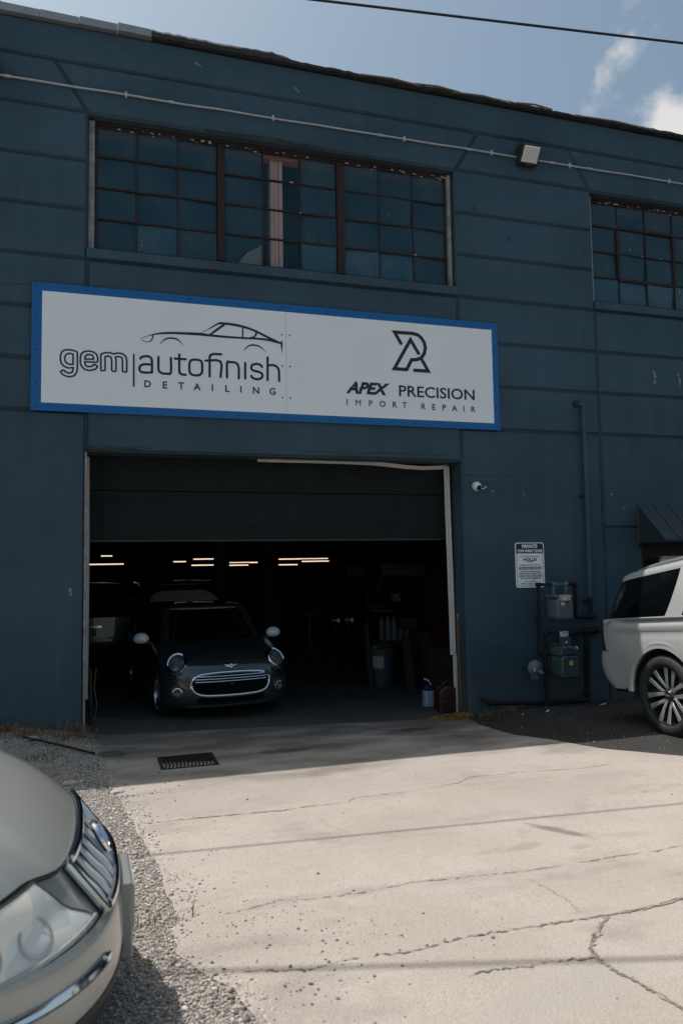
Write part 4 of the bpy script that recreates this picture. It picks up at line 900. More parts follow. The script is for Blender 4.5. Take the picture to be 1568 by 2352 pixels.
tufts('dry_weeds', [(rr.uniform(-.75, .62), rr.uniform(-.55, -.06), rr.uniform(.6, 1.15)) for _ in range(34)] + [(.60, -.08, 1.5), (.56, -.12, 1.4), (.3, -.3, 1.2)], M_dry, 'brown dry weeds along the wall foot left of the garage', 'weeds')
tufts('green_weeds', [(rr.uniform(-1.2, .2), rr.uniform(-.22, -.03), rr.uniform(.6, 1.2)) for _ in range(16)] + [(.32, -1.2, .8), (.15, -1.3, .9), (.74, -2.3, .7), (.85, -2.45, .6), (1.02, -3.85, .6), (1.1, -5.35, .9), (.72, -1.6, .5), (.6, -3.1, .4)], M_green, 'green weeds growing out of the gravel on the left', 'weeds', (.03, .11), 34)
tufts('dry_grass_clump', [(5.75, -.18, 1.1), (5.88, -.22, 1.2), (6.0, -.2, 1.0), (5.66, -.12, .9)], M_dry, 'dry grass clump on the asphalt right of the garage door', 'weeds', (.04, .11), 60, .08)

# ---- drain grate, round cover, iron bar
gx0, gx1, gy0, gy1 = 1.335, 1.88, -1.95, -1.44; gzz = Gz(1.6, -1.7) + .014
gr = thing('drain_grate', 'rusty cast drain grate in the concrete before the garage door', 'grate', (1.6, -1.7, gzz))
M_cast = mat('rusty_cast_iron', (.012, .010, .008), .9, .0, noise=(14, .7, (.022, .015, .011)), bump=(60, .4, .004))
MB().box(gx0, gx1, gy0, gy1, gzz - .012, gzz - .002).build('pit', mat('drain_black', (.004, .004, .004), 1.0), gr)
f_ = MB()
for (a, b, c, d) in ((gx0, gx1, gy0, gy0 + .03), (gx0, gx1, gy1 - .03, gy1), (gx0, gx0 + .03, gy0 + .03, gy1 - .03), (gx1 - .03, gx1, gy0 + .03, gy1 - .03)): f_.box(a, b, c, d, gzz - .006, gzz + .010)
f_.build('frame', M_cast, gr)
nb_ = 14
for i in range(nb_):
    x = gx0 + .045 + (gx1 - gx0 - .09) * i / (nb_ - 1)
    MB().tube(catmull([(x - .006, gy0 + .03, gzz + .004), (x + .014, (gy0 * 2 + gy1) / 3, gzz + .008), (x - .008, (gy0 + gy1 * 2) / 3, gzz + .008), (x + .006, gy1 - .03, gzz + .004)], 4), .0085, 5).build('bar', M_cast, gr)
cv = thing('round_cover', 'small round weedy pipe cover in the concrete left of the grate', 'cover', (.90, -1.09, Gz(.9, -1.09)))
MB().lathe([(0, .016), (.085, .018), (.09, .024), (.13, .024), (.14, .012)], 24, Matrix.Translation((.90, -1.09, Gz(.9, -1.09)))).build('rim', mat('dirty_cover', (.09, .085, .075), .9, noise=(12, .8, (.05, .06, .03))), cv, smooth=True)
br = MB().tube([(.02, -.62, Gz(.02, -.62) + .05), (.40, -.86, Gz(.4, -.86) + .045), (.74, -1.12, Gz(.74, -1.12) + .03)], .012, 7).build('iron_bar', M_cast, None, smooth=True); props(br, 'dark iron bar lying on the gravel by the wall corner', 'bar')

# ================================================================== GAS METERS AND PIPES
M_meter = mat('grey_blue_meter_paint', (.115, .16, .18), .5, noise=(8, .7, (.075, .105, .115)))
M_meter2 = mat('dark_teal_meter_paint', (.055, .092, .098), .5, noise=(8, .7, (.038, .062, .064)))
M_pipe = mat('black_iron_pipe', (.011, .011, .011), .65, spec=.3, noise=(14, .7, (.026, .016, .012)))
M_label = mat('paper_label', (.68, .68, .66), .5); M_red = mat('red_print', (.35, .02, .025), .5); M_yel = mat('yellow_label', (.62, .5, .08), .5)
M_cream = mat('yellowed_index_box', (.42, .38, .30), .45)
def elbow_path(pts, r=.05, n=5):
    """polyline with rounded corners"""
    P_ = [Vector(q) for q in pts]; out = [P_[0]]
    for a, b, c in zip(P_[:-2], P_[1:-1], P_[2:]):
        d1 = (a - b); d2 = (c - b); k_ = min(r, d1.length * .45, d2.length * .45); p, q = b + d1.normalized() * k_, b + d2.normalized() * k_
        for i in range(n + 1): t_ = i / n; out.append(p * (1 - t_) ** 2 + b * 2 * t_ * (1 - t_) + q * t_ * t_)
    out.append(P_[-1]); return out
def flange_box(t, x0, x1, y0, y1, z0, z1, m, name='body'):
    """meter case: two half shells with a bolted rim, rounded lower corners"""
    def case(a, b, c, d, r): return rrect(a, b, c, d, r, 5)
    MB().wallprism(case(x0, x1, z0, z1, .05), y0, y1, .018, .02).build(name, m, t, smooth=True, angle=35)
    MB().wallprism(case(x0 - .014, x1 + .014, z0 - .014, z1 + .002, .06), y0 + .045, y0 + .068).build('rim', m, t, bevel=.003)
    ring_ = case(x0 - .003, x1 + .003, z0 - .003, z1 - .01, .055)
    bm_ = MB().lathe([(0, .012), (.007, .011), (.009, 0)], 6, axis_matrix((0, 0, 0), (0, -1, 0))).mesh('bolt'); bm_.materials.append(m)
    L = len(ring_)
    per = []
    for i in range(L):
        a, b = Vector(ring_[i]), Vector(ring_[(i + 1) % L]); d = (b - a).length
        for k_ in range(max(1, int(d / .055)) if d > .03 else (1 if i % 3 == 0 else 0)): per.append(a.lerp(b, k_ / max(1, int(d / .055))))
    for q in per:
        o = link('bolt', bm_, None, t); o.location = Vector((q.x, y0 + .044, q.y)) - ORG[t]
t = thing('gas_meter', 'smaller grey-blue gas meter mounted high under the tow-away sign', 'gas meter', (6.80, -.3, 1.17), group='gas meters')
flange_box(t, 6.665, 6.915, -.42, -.16, 1.185, 1.475, M_meter)
MB().box(6.63, 6.93, -.40, -.18, 1.478, 1.51).build('cap', M_meter, t, bevel=.012)
MB().box(6.70, 6.845, -.465, -.40, 1.432, 1.515).build('index_box', M_cream, t, bevel=.01)
MB().box(6.725, 6.825, -.4675, -.4655, 1.447, 1.495).build('dial_plate', M_label, t)
for k_ in range(4): MB().lathe([(0, .001), (.007, .001), (.007, 0)], 8, axis_matrix((6.74 + k_ * .023, -.468, 1.478), (0, -1, 0))).build('dial', M_ink, t)
MB().box(6.775, 6.815, -.4690, -.4676, 1.449, 1.459).build('red_mark', M_red, t)
MB().box(6.715, 6.775, -.4225, -.4205, 1.355, 1.42).build('label_plate', M_label, t); MB().box(6.717, 6.773, -.4237, -.4226, 1.357, 1.375).build('label_stripe', M_red, t)
for x in (6.705, 6.90): MB().lathe([(.016, 0), (.022, .005), (.022, .05), (.026, .055), (.026, .085), (.017, .09), (.017, .14)], 10, Matrix.Translation((x, -.27, 1.51))).build('swivel', M_meter, t, smooth=True)
for x in (6.705, 6.90): MB().lathe([(0, 0), (.03, .004), (.034, .03), (.03, .056), (0, .06)], 12, axis_matrix((x - .03, -.27, 1.655), (1, 0, 0))).build('tee', M_meter, t, smooth=True)
MB().tube([(6.73, -.27, 1.665), (6.88, -.27, 1.665)], .009, 6).tube([(6.73, -.27, 1.645), (6.88, -.27, 1.645)], .009, 6).build('meter_bar', M_meter, t)
t = thing('gas_meter', 'larger dark teal gas meter low on the wall with yellow label', 'gas meter', (6.82, -.3, .33), group='gas meters')
flange_box(t, 6.675, 6.955, -.46, -.12, .40, .70, M_meter2)
MB().wallprism([(6.665, .705), (6.965, .705), (6.955, .78), (6.90, .825), (6.73, .825), (6.675, .78)], -.45, -.13, .015).build('upper_case', M_meter2, t, bevel=.006)
for k_ in range(5): MB().box(6.69 + k_ * .06, 6.702 + k_ * .06, -.462, -.44, .71, .80).build('rib', M_meter2, t, bevel=.003)
MB().wallprism(rrect(6.755, 6.895, .826, .935, .02), -.36, -.24, .008).build('neck', M_meter2, t)
MB().box(6.765, 6.865, -.345, -.29, .945, 1.015).build('index_box', M_label, t, bevel=.005); MB().box(6.79, 6.84, -.33, -.30, .93, .95).build('index_stem', M_meter2, t)
for k_ in range(4): MB().lathe([(0, .001), (.008, .001), (.008, 0)], 8, axis_matrix((6.783 + k_ * .021, -.3456, .993), (0, -1, 0))).build('dial', M_ink, t)
MB().box(6.825, 6.855, -.347, -.3455, .953, .963).build('red_mark', M_red, t)
MB().box(6.785, 6.842, -.4625, -.4605, .575, .635).build('yellow_label', M_yel, t); MB().box(6.80, 6.832, -.362, -.3605, .86, .885).build('label_plate', M_label, t)
MB().add([(6.72, -.4515, .795), (6.79, -.4515, .79), (6.79, -.43, .822), (6.72, -.43, .825)], [(0, 1, 2, 3)]).build('label_plate', M_red, t); MB().add([(6.86, -.4515, .79), (6.94, -.4515, .786), (6.94, -.43, .815), (6.86, -.43, .82)], [(0, 1, 2, 3)]).build('label_plate', M_label, t)
for x in (6.725, 6.925): MB().lathe([(.03, 0), (.038, .004), (.038, .03), (.03, .034)], 10, Matrix.Translation((x, -.25, .82))).build('swivel', mat('rusty_union', (.07, .045, .03), .7), t, smooth=True)
t = thing('pressure_regulator', 'round grey gas pressure regulator disc left of the larger meter', 'regulator', (6.39, -.3, .42))
rM = axis_matrix((6.39, -.22, .535), (-.12, -.98, .05))
MB().lathe([(0, .10), (.02, .098), (.055, .085), (.075, .062), (.105, .05), (.108, .03), (.09, .02), (.05, -.02), (0, -.04)], 28, rM).build('body', M_meter, t, smooth=True)
MB().lathe([(0, .165), (.022, .16), (.026, .09)], 14, axis_matrix((6.395, -.225, .515), (.25, -.92, -.25))).build('vent_cap', M_meter, t, smooth=True)
for k_ in range(8): a = k_ * math.pi / 4 + .3; MB().lathe([(0, .058), (.008, .057), (.009, .045)], 6, rM @ Matrix.Translation((.092 * math.cos(a), .092 * math.sin(a), 0))).build('bolt', M_pipe, t)
MB().box(6.335, 6.355, -.312, -.308, .50, .55).build('label_plate', M_label, t); MB().box(6.36, 6.43, -.27, -.17, .385, .43).build('foot', M_meter, t, bevel=.01)
# pipework
def pipe(label, pts, r_=.024, fit=(), group='gas pipework on the wall', m=M_pipe):
    t_ = thing('gas_pipe', label, 'pipe', pts[0], group=group)
    MB().tube(elbow_path(pts, .055), r_, 10).build('pipe', m, t_, smooth=True)
    for (p, d) in fit: MB().tube([Vector(p) - Vector(d) * .035, Vector(p) + Vector(d) * .035], r_ * 1.4, 8).build('fitting', m, t_, smooth=True)
    return t_
pipe('black pipe rising left of both gas meters', [(6.68, -.27, 1.655), (6.485, -.24, 1.655), (6.485, -.2, .70), (6.60, -.2, .70)], .022, [((6.485, -.205, 1.18), (0, 0, 1)), ((6.485, -.205, 1.15), (.8, 0, 0)), ((6.49, -.24, 1.655), (1, 0, 0))])
pipe('black pipe dropping right of the upper meter to the wall', [(6.90, -.27, 1.66), (7.08, -.22, 1.66), (7.09, -.2, 1.19), (7.40, -.09, 1.18), (7.52, -.06, 1.18)], .028, [((7.08, -.22, 1.64), (0, 0, 1)), ((7.39, -.09, 1.18), (1, 0, 0))])
pipe('looped black pipe into the left side of the lower meter', [(6.725, -.25, .85), (6.725, -.24, 1.0), (6.585, -.2, 1.0), (6.585, -.2, -.02)], .028, [((6.585, -.2, .70), (0, 0, 1)), ((6.585, -.2, .30), (0, 0, 1)), ((6.5, -.2, .5), (1, 0, 0))])
pipe('black pipe from the lower meter to a wall flange', [(6.925, -.25, .85), (6.94, -.25, .985), (7.30, -.1, .985), (7.545, -.03, .985)], .034, [((7.30, -.1, .985), (1, 0, 0)), ((7.53, -.04, .985), (1, 0, 0))])
pipe('thick black riser pipe right of the lower meter', [(7.33, -.1, .99), (7.29, -.1, .05)], .042, [((7.29, -.1, .12), (0, 0, 1))])
pipe('black pipe lying along the wall foot by the meters', [(5.70, -.02, .14), (5.73, -.16, .10), (6.6, -.15, .04), (7.3, -.12, .03)], .03, [((5.74, -.16, .10), (1, 0, 0))])
t = thing('vent_pipe', 'tall blue painted pipe climbing the pier above the meters', 'pipe', (7.43, -.07, 1.2))
MB().tube(elbow_path([(7.405, .0, 4.25), (7.44, -.07, 4.25), (7.44, -.07, 2.0), (7.425, -.075, 1.45)], .04), .034, 10).build('pipe', M_fac, t, smooth=True)
MB().tube([(7.425, -.075, 1.45), (7.41, -.08, 1.20)], .036, 10).build('lower_pipe', M_pipe, t, smooth=True)
for z in (1.40, 2.9): MB().box(7.36, 7.50, -.05, -.004, z - .012, z + .012).build('strap', M_pipe, t)
MB().lathe([(.0, .03), (.05, .028), (.055, 0)], 14, axis_matrix((7.36, -.002, 4.25), (0, -1, 0))).build('wall_hole', M_dark, t, smooth=True)
MB().tube([(6.26, -.02, 1.50), (6.49, -.03, 1.50)], .008, 5).build('bracket_bar', M_pipe, T) if False else None
# litter by the meters
for (x, y, l, s) in ((6.30, -.62, 'scrap of white paper on the asphalt below the meters', (.05, .03)), (5.98, -.55, 'tiny pale litter scrap left of the paper scrap', (.03, .018)), (7.25, -.45, 'thin strip of pale litter below the riser pipe', (.09, .015))):
    o = MB().add([(x, y, Gz(x, y) + .006), (x + s[0], y + .01, Gz(x, y) + .012), (x + s[0] + .015, y + s[1], Gz(x, y) + .03), (x + .012, y + s[1], Gz(x, y) + .01)], [(0, 1, 2), (0, 2, 3)]).build('litter', M_label); props(o, l, 'litter', 'litter on the ground')

# ================================================================== CHAIN AT THE RIGHT JAMB
def link_mesh():
    p = []
    for i in range(12):
        a = i / 12 * 2 * math.pi; p.append((.0125 * math.cos(a), 0, .021 * math.sin(a) + (.009 if math.sin(a) > 0 else -.009)))
    me = MB().tube(p, .0048, 5, closed=True).mesh('chain_link', smooth=True); me.materials.append(mat('rusty_yellow_chain', (.42, .20, .035), .65, .3, noise=(40, .8, (.20, .085, .02)))); return me
lk = link_mesh()
ch = thing('chain', 'rusty yellow chain hanging down the right door jamb into a heap', 'chain', (5.44, .05, -.1))
z = 1.18; i = 0
while z > -.06:
    o = link('chain_link', lk, None, ch); o.location = Vector((5.497 + .004 * math.sin(z * 6), .24 - .02 * (1.2 - z), z)) - ORG[ch]; o.rotation_euler = (random.uniform(-.15, .15), random.uniform(-.1, .1), (i % 2) * 1.57 + .4); z -= .046; i += 1
rc = random.Random(3)
a = 0
for k_ in range(95):
    if k_ < 38: x, y = 5.20 + .30 * math.cos(k_ / 38 * 4.9 + .4) * (.8 + .2 * math.sin(k_)), -.06 + .12 * math.sin(k_ / 38 * 4.9 + .4)
    else: x, y = rc.gauss(5.40, .085), rc.gauss(-.02, .06)
    o = link('chain_link', lk, None, ch); o.location = Vector((x, y, Gz(x, min(y, -.01)) + .022 + (rc.random() * .035 if k_ >= 38 else 0))) - ORG[ch]; o.rotation_euler = (1.57 + rc.gauss(0, .35), rc.gauss(0, .4), rc.uniform(0, 6.28))
hk = thing('chain_hook', 'small steel hook in the right jamb holding the chain', 'hook', (5.51, .24, 1.24))
MB().tube([(5.512, .24, 1.26), (5.47, .24, 1.262)], .007, 6).tube([(5.497, .24, 1.26), (5.497, .24, 1.19)], .005, 6).build('hook', M_steel, hk)

# ================================================================== CARS
def car_paint(name, base, metal=.5, rough=.28, coat=1.0, flake=True):
    m = mat(name, base, rough, metal, coat=coat, coat_rough=.04)
    return m
def prof_eval(prof, a):
    n = len(prof) - 1; i = min(int(a), n - 1); t = a - i
    p1, p2 = np.array(prof[i]), np.array(prof[i + 1]); p0 = np.array(prof[i - 1]) if i else 2 * p1 - p2; p3 = np.array(prof[i + 2]) if i + 2 <= n else 2 * p2 - p1
    return .5 * (2 * p1 + (p2 - p0) * t + (2 * p0 - 5 * p1 + 4 * p2 - p3) * t * t + (3 * p1 - p0 - 3 * p2 + p3) * t ** 3)
class Cap:
    """nose or tail surface: centre profile (x,z) from sill up; plan view a super-ellipse; s in -1..1 runs across the car"""
    def __init__(c, prof, Wh, n, A, crown, sgn): c.prof, c.Wh, c.n, c.A, c.crown, c.sgn = prof, Wh, n, A, crown, sgn
    def lk(c, tab, a):
        return float(np.interp(a, range(len(tab)), tab)) if isinstance(tab, (list, tuple)) else tab
    def __call__(c, a, s, off=0.0):
        if off:
            e = 1e-3; p = c(a, s); du = c(min(a + e, len(c.prof) - 1), s) - c(max(a - e, 0), s); dv = c(a, min(s + e, 1)) - c(a, max(s - e, -1))
            nn = du.cross(dv); nn.normalize()
            if nn.x * c.sgn < 0 and abs(nn.x) > abs(nn.z) * .2 or (nn.z < 0 and abs(nn.z) > abs(nn.x) * 4): nn = -nn
            return p + nn * off
        x, z = prof_eval(c.prof, a); t = abs(s) * math.pi / 2
        y = c.lk(c.Wh, a) * math.sin(t) ** (2 / c.n); pl = c.lk(c.A, a) * (1 - max(math.cos(t), 0) ** (2 / c.n))
        return Vector((x - c.sgn * pl, math.copysign(y, s) if s else 0.0, z - c.lk(c.crown, a) * abs(s) ** 2.4))
    def patch(c, a0, a1, s0, s1, na=8, ns=16, off=0.0):
        return MB().grid([[c(a0 + (a1 - a0) * i / na, s0 + (s1 - s0) * j / ns, off) for j in range(ns + 1)] for i in range(na + 1)])
    def quad(c, q, na=8, ns=10, off=0.0):
        """patch with corners q = [(a,s) x4] in order lower-inner, lower-outer, upper-outer, upper-inner"""
        rows = []
        for i in range(na + 1):
            u = i / na; l = [q[0][k] * (1 - u) + q[3][k] * u for k in (0, 1)]; r_ = [q[1][k] * (1 - u) + q[2][k] * u for k in (0, 1)]
            rows.append([c(l[0] + (r_[0] - l[0]) * j / ns, l[1] + (r_[1] - l[1]) * j / ns, off) for j in range(ns + 1)])
        return MB().grid(rows)
    def edge(c, a): return c(a, 1.0)
def flank(side, x0, x1, ztop, zsill, Wh, bulge, wheels, rarch, nx=110, nv=22, zc=.36):
    """body side between nose and tail with the wheel openings cut to clean arcs"""
    V = {}; mb = MB(); idx = []
    for i in range(nx + 1):
        x = x0 + (x1 - x0) * i / nx; row = []
        for j in range(nv + 1):
            v = j / nv; zt = ztop(x); zs_ = zsill(x) if callable(zsill) else zsill; z = zt + (zs_ - zt) * v
            ramp_ = min(1, (x - x0) / .25, (x1 - x) / .25); y = Wh + bulge(z, v) * max(0, ramp_)
            row.append(Vector((x, y, z)))
        idx.append(row)
    kill = lambda p: any((p.x - wx) ** 2 + (p.z - zc) ** 2 < rarch ** 2 and p.z < zc + rarch for wx in wheels)
    vs = []; mp = {}
    for i in range(nx + 1):
        for j in range(nv + 1): mp[i, j] = len(vs); vs.append(idx[i][j].copy())
    fs = []
    used = set()
    for i in range(nx):
        for j in range(nv):
            cs = [(i, j), (i + 1, j), (i + 1, j + 1), (i, j + 1)]
            cen = sum((idx[a][b] for a, b in cs), Vector()) / 4
            if kill(cen): continue
            fs.append([mp[q] for q in cs]); used.update(cs)
    cell = max((x1 - x0) / nx, .04)
    for q in used:
        p = vs[mp[q]]
        for wx in wheels:
            d = math.hypot(p.x - wx, p.z - zc)
            nb = [(q[0] + a, q[1] + b) for a, b in ((1, 0), (-1, 0), (0, 1), (0, -1), (1, 1), (-1, 1), (1, -1), (-1, -1))]
            if abs(d - rarch) < cell * 1.3 and d > 1e-6 and (d < rarch or any(k in mp and kill(idx[k[0]][k[1]]) for k in nb)):
                f = rarch / d; p.x = wx + (p.x - wx) * f; p.z = max(zc + (p.z - zc) * f, zsill(p.x) if callable(zsill) else zsill)
    for v in vs: v.y *= side
    mb.add(vs, fs); return mb
class Cabin:
    """glasshouse: super-ellipse outline blended from belt to roof; fx in -1..1 runs rear to front along one side"""
    def __init__(c, xb, wb, zb_, xt, wt, zt, n=6.0, crown=.06, bow=.03): c.xb, c.wb, c.zb, c.xt, c.wt, c.zt, c.n, c.crown, c.bow = xb, wb, zb_, xt, wt, zt, n, crown, bow
    def ang(c, t, v, out=0.0, shrink=1.0):
        f = v + c.bow * math.sin(math.pi * v) * 0; lo = lambda a, b: a + (b - a) * f
        x0, x1, w_ = lo(c.xb[0], c.xt[0]), lo(c.xb[1], c.xt[1]), lo(c.wb, c.wt) + c.bow * math.sin(math.pi * v)
        hx = (x1 - x0) / 2; cx_ = (x1 + x0) / 2; ct, st_ = math.cos(t), math.sin(t)
        ex = math.copysign(abs(ct) ** (2 / c.n), ct); ey = math.copysign(abs(st_) ** (2 / c.n), st_)
        X_ = cx_ + (hx * shrink + out) * ex; dz = c.drop(X_) * v if c.drop else 0.0
        return Vector((X_, (w_ * shrink + out) * ey, c.zb + (c.zt - c.zb) * v - dz))
    drop = None
    def t_of(c, fx): return math.acos(math.copysign(abs(fx) ** (c.n / 2), fx))
    def side(c, side, fx0, fx1, v0, v1, out, nx=14, nv=6, lean0=0.0, lean1=0.0):
        rows = []
        for j in range(nv + 1):
            v = v0 + (v1 - v0) * j / nv; u = j / nv; a, b = fx0 + lean0 * u, fx1 + lean1 * u
            rows.append([(lambda p: Vector((p.x, p.y * side, p.z)))(c.ang(c.t_of(max(-1, min(1, a + (b - a) * i / nx))), v, out)) for i in range(nx + 1)])
        return MB().grid(rows)
    def end(c, front, fx, v0, v1, out, n=18, nv=6):
        """windscreen (front) or rear screen between -fx and fx of the corner angle"""
        tt = c.t_of(fx if front else -fx); rows = []
        for j in range(nv + 1):
            v = v0 + (v1 - v0) * j / nv
            rows.append([c.ang((tt * (2 * i / n - 1)) if front else (math.pi + (math.pi - tt) * (2 * i / n - 1)), v, out) for i in range(n + 1)])
        return MB().grid(rows)
    def roof(c, out=.0, rings=((1, 0), (.985, .03), (.95, .05), (.8, .075), (.5, .095), (.2, .1), (0.02, .1)), n=48, k=1.0):
        rows = []
        for (r_, h) in rings: rows.append([c.ang(2 * math.pi * i / n, 1.0, out, r_) + Vector((0, 0, h * k)) for i in range(n + 1)])
        return MB().grid(rows)
def car_wheel(parent, x, y, r_, wdt, side, style='plain', name='wheel', rimr=None):
    """tyre with tread blocks, rim barrel and spokes, facing out along side*y"""
    rimr = rimr or r_ * .66
    M = axis_matrix((x, y, r_), (0, side, 0), (0, 0, 1)); h = wdt / 2
    wl = MB().lathe([(rimr, -h * .9), (rimr + .012, -h), (r_ - .03, -h * 1.02), (r_ - .008, -h * .86), (r_, -h * .6), (r_, h * .6), (r_ - .006, h * .84), (r_ - .025, h * 1.0), (rimr + .03, h * 1.03), (rimr + .01, h * .98), (rimr, h * .9)], 48, M).build(name, M_rubber, parent, smooth=True, angle=50)
    gv = MB()
    for k in range(60):
        a = k / 60 * 2 * math.pi
        for (h0, h1, da) in ((-h * .8, -h * .12, .03), (h * .12, h * .86, -.03)):
            q = [(r_ + .0035, a, h0), (r_ + .0035, a + .07, h0), (r_ + .0035, a + .07 + da, h1), (r_ + .0035, a + da, h1)]
            top = [M @ Vector((p[0] * math.cos(p[1]), p[0] * math.sin(p[1]), p[2])) for p in q]; bot = [M @ Vector(((p[0] - .008) * math.cos(p[1]), (p[0] - .008) * math.sin(p[1]), p[2])) for p in q]
            gv.add(top + bot, [(0, 1, 2, 3), (0, 4, 5, 1), (1, 5, 6, 2), (2, 6, 7, 3), (3, 7, 4, 0)])
    gv.build('tread', M_rubber, wl)
    MB().lathe([(rimr, h * .92), (rimr - .012, h * .9), (rimr - .022, h * .6), (rimr - .03, -h * .8)], 48, M).build('rim', M_rimd if style == 'split' else M_alloy, wl, smooth=True)
    MB().lathe([(0, -h * .3), (rimr * .95, -h * .35)], 32, M).build('brake_shadow', M_black, wl)
    MB().lathe([(0, -h * .05), (rimr * .62, -h * .08), (rimr * .64, -h * .3)], 32, M).build('brake_disc', M_steel, wl)
    if style == 'split':
        for k in range(6):
            for d in (-1, 1):
                a = k / 6 * 2 * math.pi + .25; a2 = a + d * .21
                p0 = (.055 * math.cos(a + d * .55), .055 * math.sin(a + d * .55)); p1 = ((rimr - .018) * math.cos(a2), (rimr - .018) * math.sin(a2)); pm = (rimr * .45 * math.cos(a + d * .30), rimr * .45 * math.sin(a + d * .30))
                def bar(pts, wd, z0, z1, nm, m_):
                    mb = MB(); L = []
                    for i, (p, z_) in enumerate(zip(pts, z0)):
                        e = Vector(pts[min(i + 1, len(pts) - 1)]) - Vector(pts[max(i - 1, 0)]); e.normalize(); nn = Vector((-e.y, e.x)); w_ = wd[i]
                        L.append([(p[0] + nn.x * w_, p[1] + nn.y * w_, z_), (p[0] - nn.x * w_, p[1] - nn.y * w_, z_), (p[0] - nn.x * w_ * 1.4, p[1] - nn.y * w_ * 1.4, z_ - z1), (p[0] + nn.x * w_ * 1.4, p[1] + nn.y * w_ * 1.4, z_ - z1)])
                    vs = [M @ Vector(q) for r__ in L for q in r__]; fs = [(0, 3, 2, 1), (4 * len(L) - 4, 4 * len(L) - 3, 4 * len(L) - 2, 4 * len(L) - 1)]
                    for i in range(len(L) - 1):
                        for j in range(4): fs.append((4 * i + j, 4 * i + (j + 1) % 4, 4 * i + 4 + (j + 1) % 4, 4 * i + 4 + j))
                    mb.add(vs, fs); mb.build(nm, m_, wl)
                bar([p0, pm, p1], (.016, .019, .029), (h * .52, h * .66, h * .80), .05, 'spoke', M_rimd)
                bar([p0, pm, p1], (.011, .0135, .021), (h * .52 + .003, h * .66 + .003, h * .80 + .003), .004, 'spoke_face', M_alloy)
        MB().lathe([(0, h * .72), (.042, h * .70), (.05, h * .62), (.08, h * .5), (.095, h * .3), (.1, 0)], 24, M).build('hub', M_rimd, wl, smooth=True)
        for k in range(6): a = k / 6 * 2 * math.pi + .5; MB().lathe([(0, .02), (.009, .018), (.010, 0)], 6, M @ Matrix.Translation((.068 * math.cos(a), .068 * math.sin(a), h * .52))).build('lug_nut', M_chrome, wl)
        text('cap_letters', 'GMC', M_alloy, wl, None, .018, width=.062, bold=.03, M=M @ Matrix.Translation((0, -.009, h * .725)))
    else:
        for k in range(5):
            a = k / 5 * 2 * math.pi; mb = MB()
            L = []
            for (rr_, ww, z_) in ((.05, .028, h * .55), (rimr * .55, .024, h * .62), (rimr - .015, .036, h * .72)):
                e = (math.cos(a), math.sin(a)); nn = (-e[1], e[0])
                L.append([(e[0] * rr_ + nn[0] * ww, e[1] * rr_ + nn[1] * ww, z_), (e[0] * rr_ - nn[0] * ww, e[1] * rr_ - nn[1] * ww, z_), (e[0] * rr_ - nn[0] * ww, e[1] * rr_ - nn[1] * ww, z_ - .04), (e[0] * rr_ + nn[0] * ww, e[1] * rr_ + nn[1] * ww, z_ - .04)])
            vs = [M @ Vector(q) for r__ in L for q in r__]; fs = []
            for i in range(2):
                for j in range(4): fs.append((4 * i + j, 4 * i + (j + 1) % 4, 4 * i + 4 + (j + 1) % 4, 4 * i + 4 + j))
            mb.add(vs, fs); mb.build('spoke', M_alloy, wl, bevel=.004)
        MB().lathe([(0, h * .7), (.04, h * .68), (.06, h * .55), (.07, h * .2)], 20, M).build('hub', M_alloy, wl, smooth=True)
    return wl
M_alloy = mat('machined_alloy', (.60, .61, .63), .28, .7); M_rimd = mat('dark_gloss_rim', (.03, .031, .033), .25, .3, coat=.5)
M_intake = mat('intake_mesh_black', (.004, .004, .004), .9, spec=.1)
M_plast = mat('unpainted_trim', (.02, .02, .021), .55)
M_tail = mat('dark_red_tail_lamp', (.05, .006, .006), .15, coat=.6)
M_lampglass = mat('clear_lamp_lens', (.45, .5, .5), .05, trans=.9, ior=1.3)
M_silverlamp = mat('lamp_reflector', (.20, .215, .22), .2, .9)

def build_shell(t, paint, front, rear, cab, xs, Wh, belt, sill, bulge, wheels, rarch, zc, hood_a, name_side='body_side'):
    """body sides, belt deck, floor pan shared by all cars"""
    fx = [front(a, 1.0) for a in np.linspace(hood_a, len(front.prof) - 1, 24)]; xt = [p.x for p in fx]; zt = [p.z for p in fx]
    rx = [rear(a, 1.0) for a in np.linspace(rear.hood_a, len(rear.prof) - 1, 12)]; xr_ = [p.x for p in rx]; zr = [p.z for p in rx]
    pts = sorted(list(zip(xt, zt)) + list(zip(xr_, zr))); X = [p[0] for p in pts]; Z = [p[1] for p in pts]
    zf = lambda x: float(np.interp(x, X, Z))
    for s in (1, -1): flank(s, min(X), max(X), zf, sill, Wh, bulge, wheels, rarch, zc=zc).build(name_side, paint, t, smooth=True, angle=60)
    xa, xb = rear(len(rear.prof) - 1, 0).x, front(len(front.prof) - 1, 0).x
    rows = [[(x, y * (Wh - .0), min(zf(x), belt) - .004 + .012 * (1 - y * y)) for y in (-1, -.9, -.5, 0, .5, .9, 1)] for x in np.linspace(xa - .02, xb + .05, 30)]
    MB().grid(rows).build('belt_deck', paint, t, smooth=True)
    MB().box(min(X) - .1, max(X) + .1, -Wh * .93, Wh * .93, .40, .46).build('floor_pan', M_dark, t)
    for wx in wheels:
        for s in (1, -1):
            MB().lathe([(rarch + .004, 0), (rarch + .004, .34), (0, .34)], 24, axis_matrix((wx, s * (Wh - .005), zc), (0, -s, 0)), R(-6), R(186)).build('wheel_well', M_dark, t)
    return zf

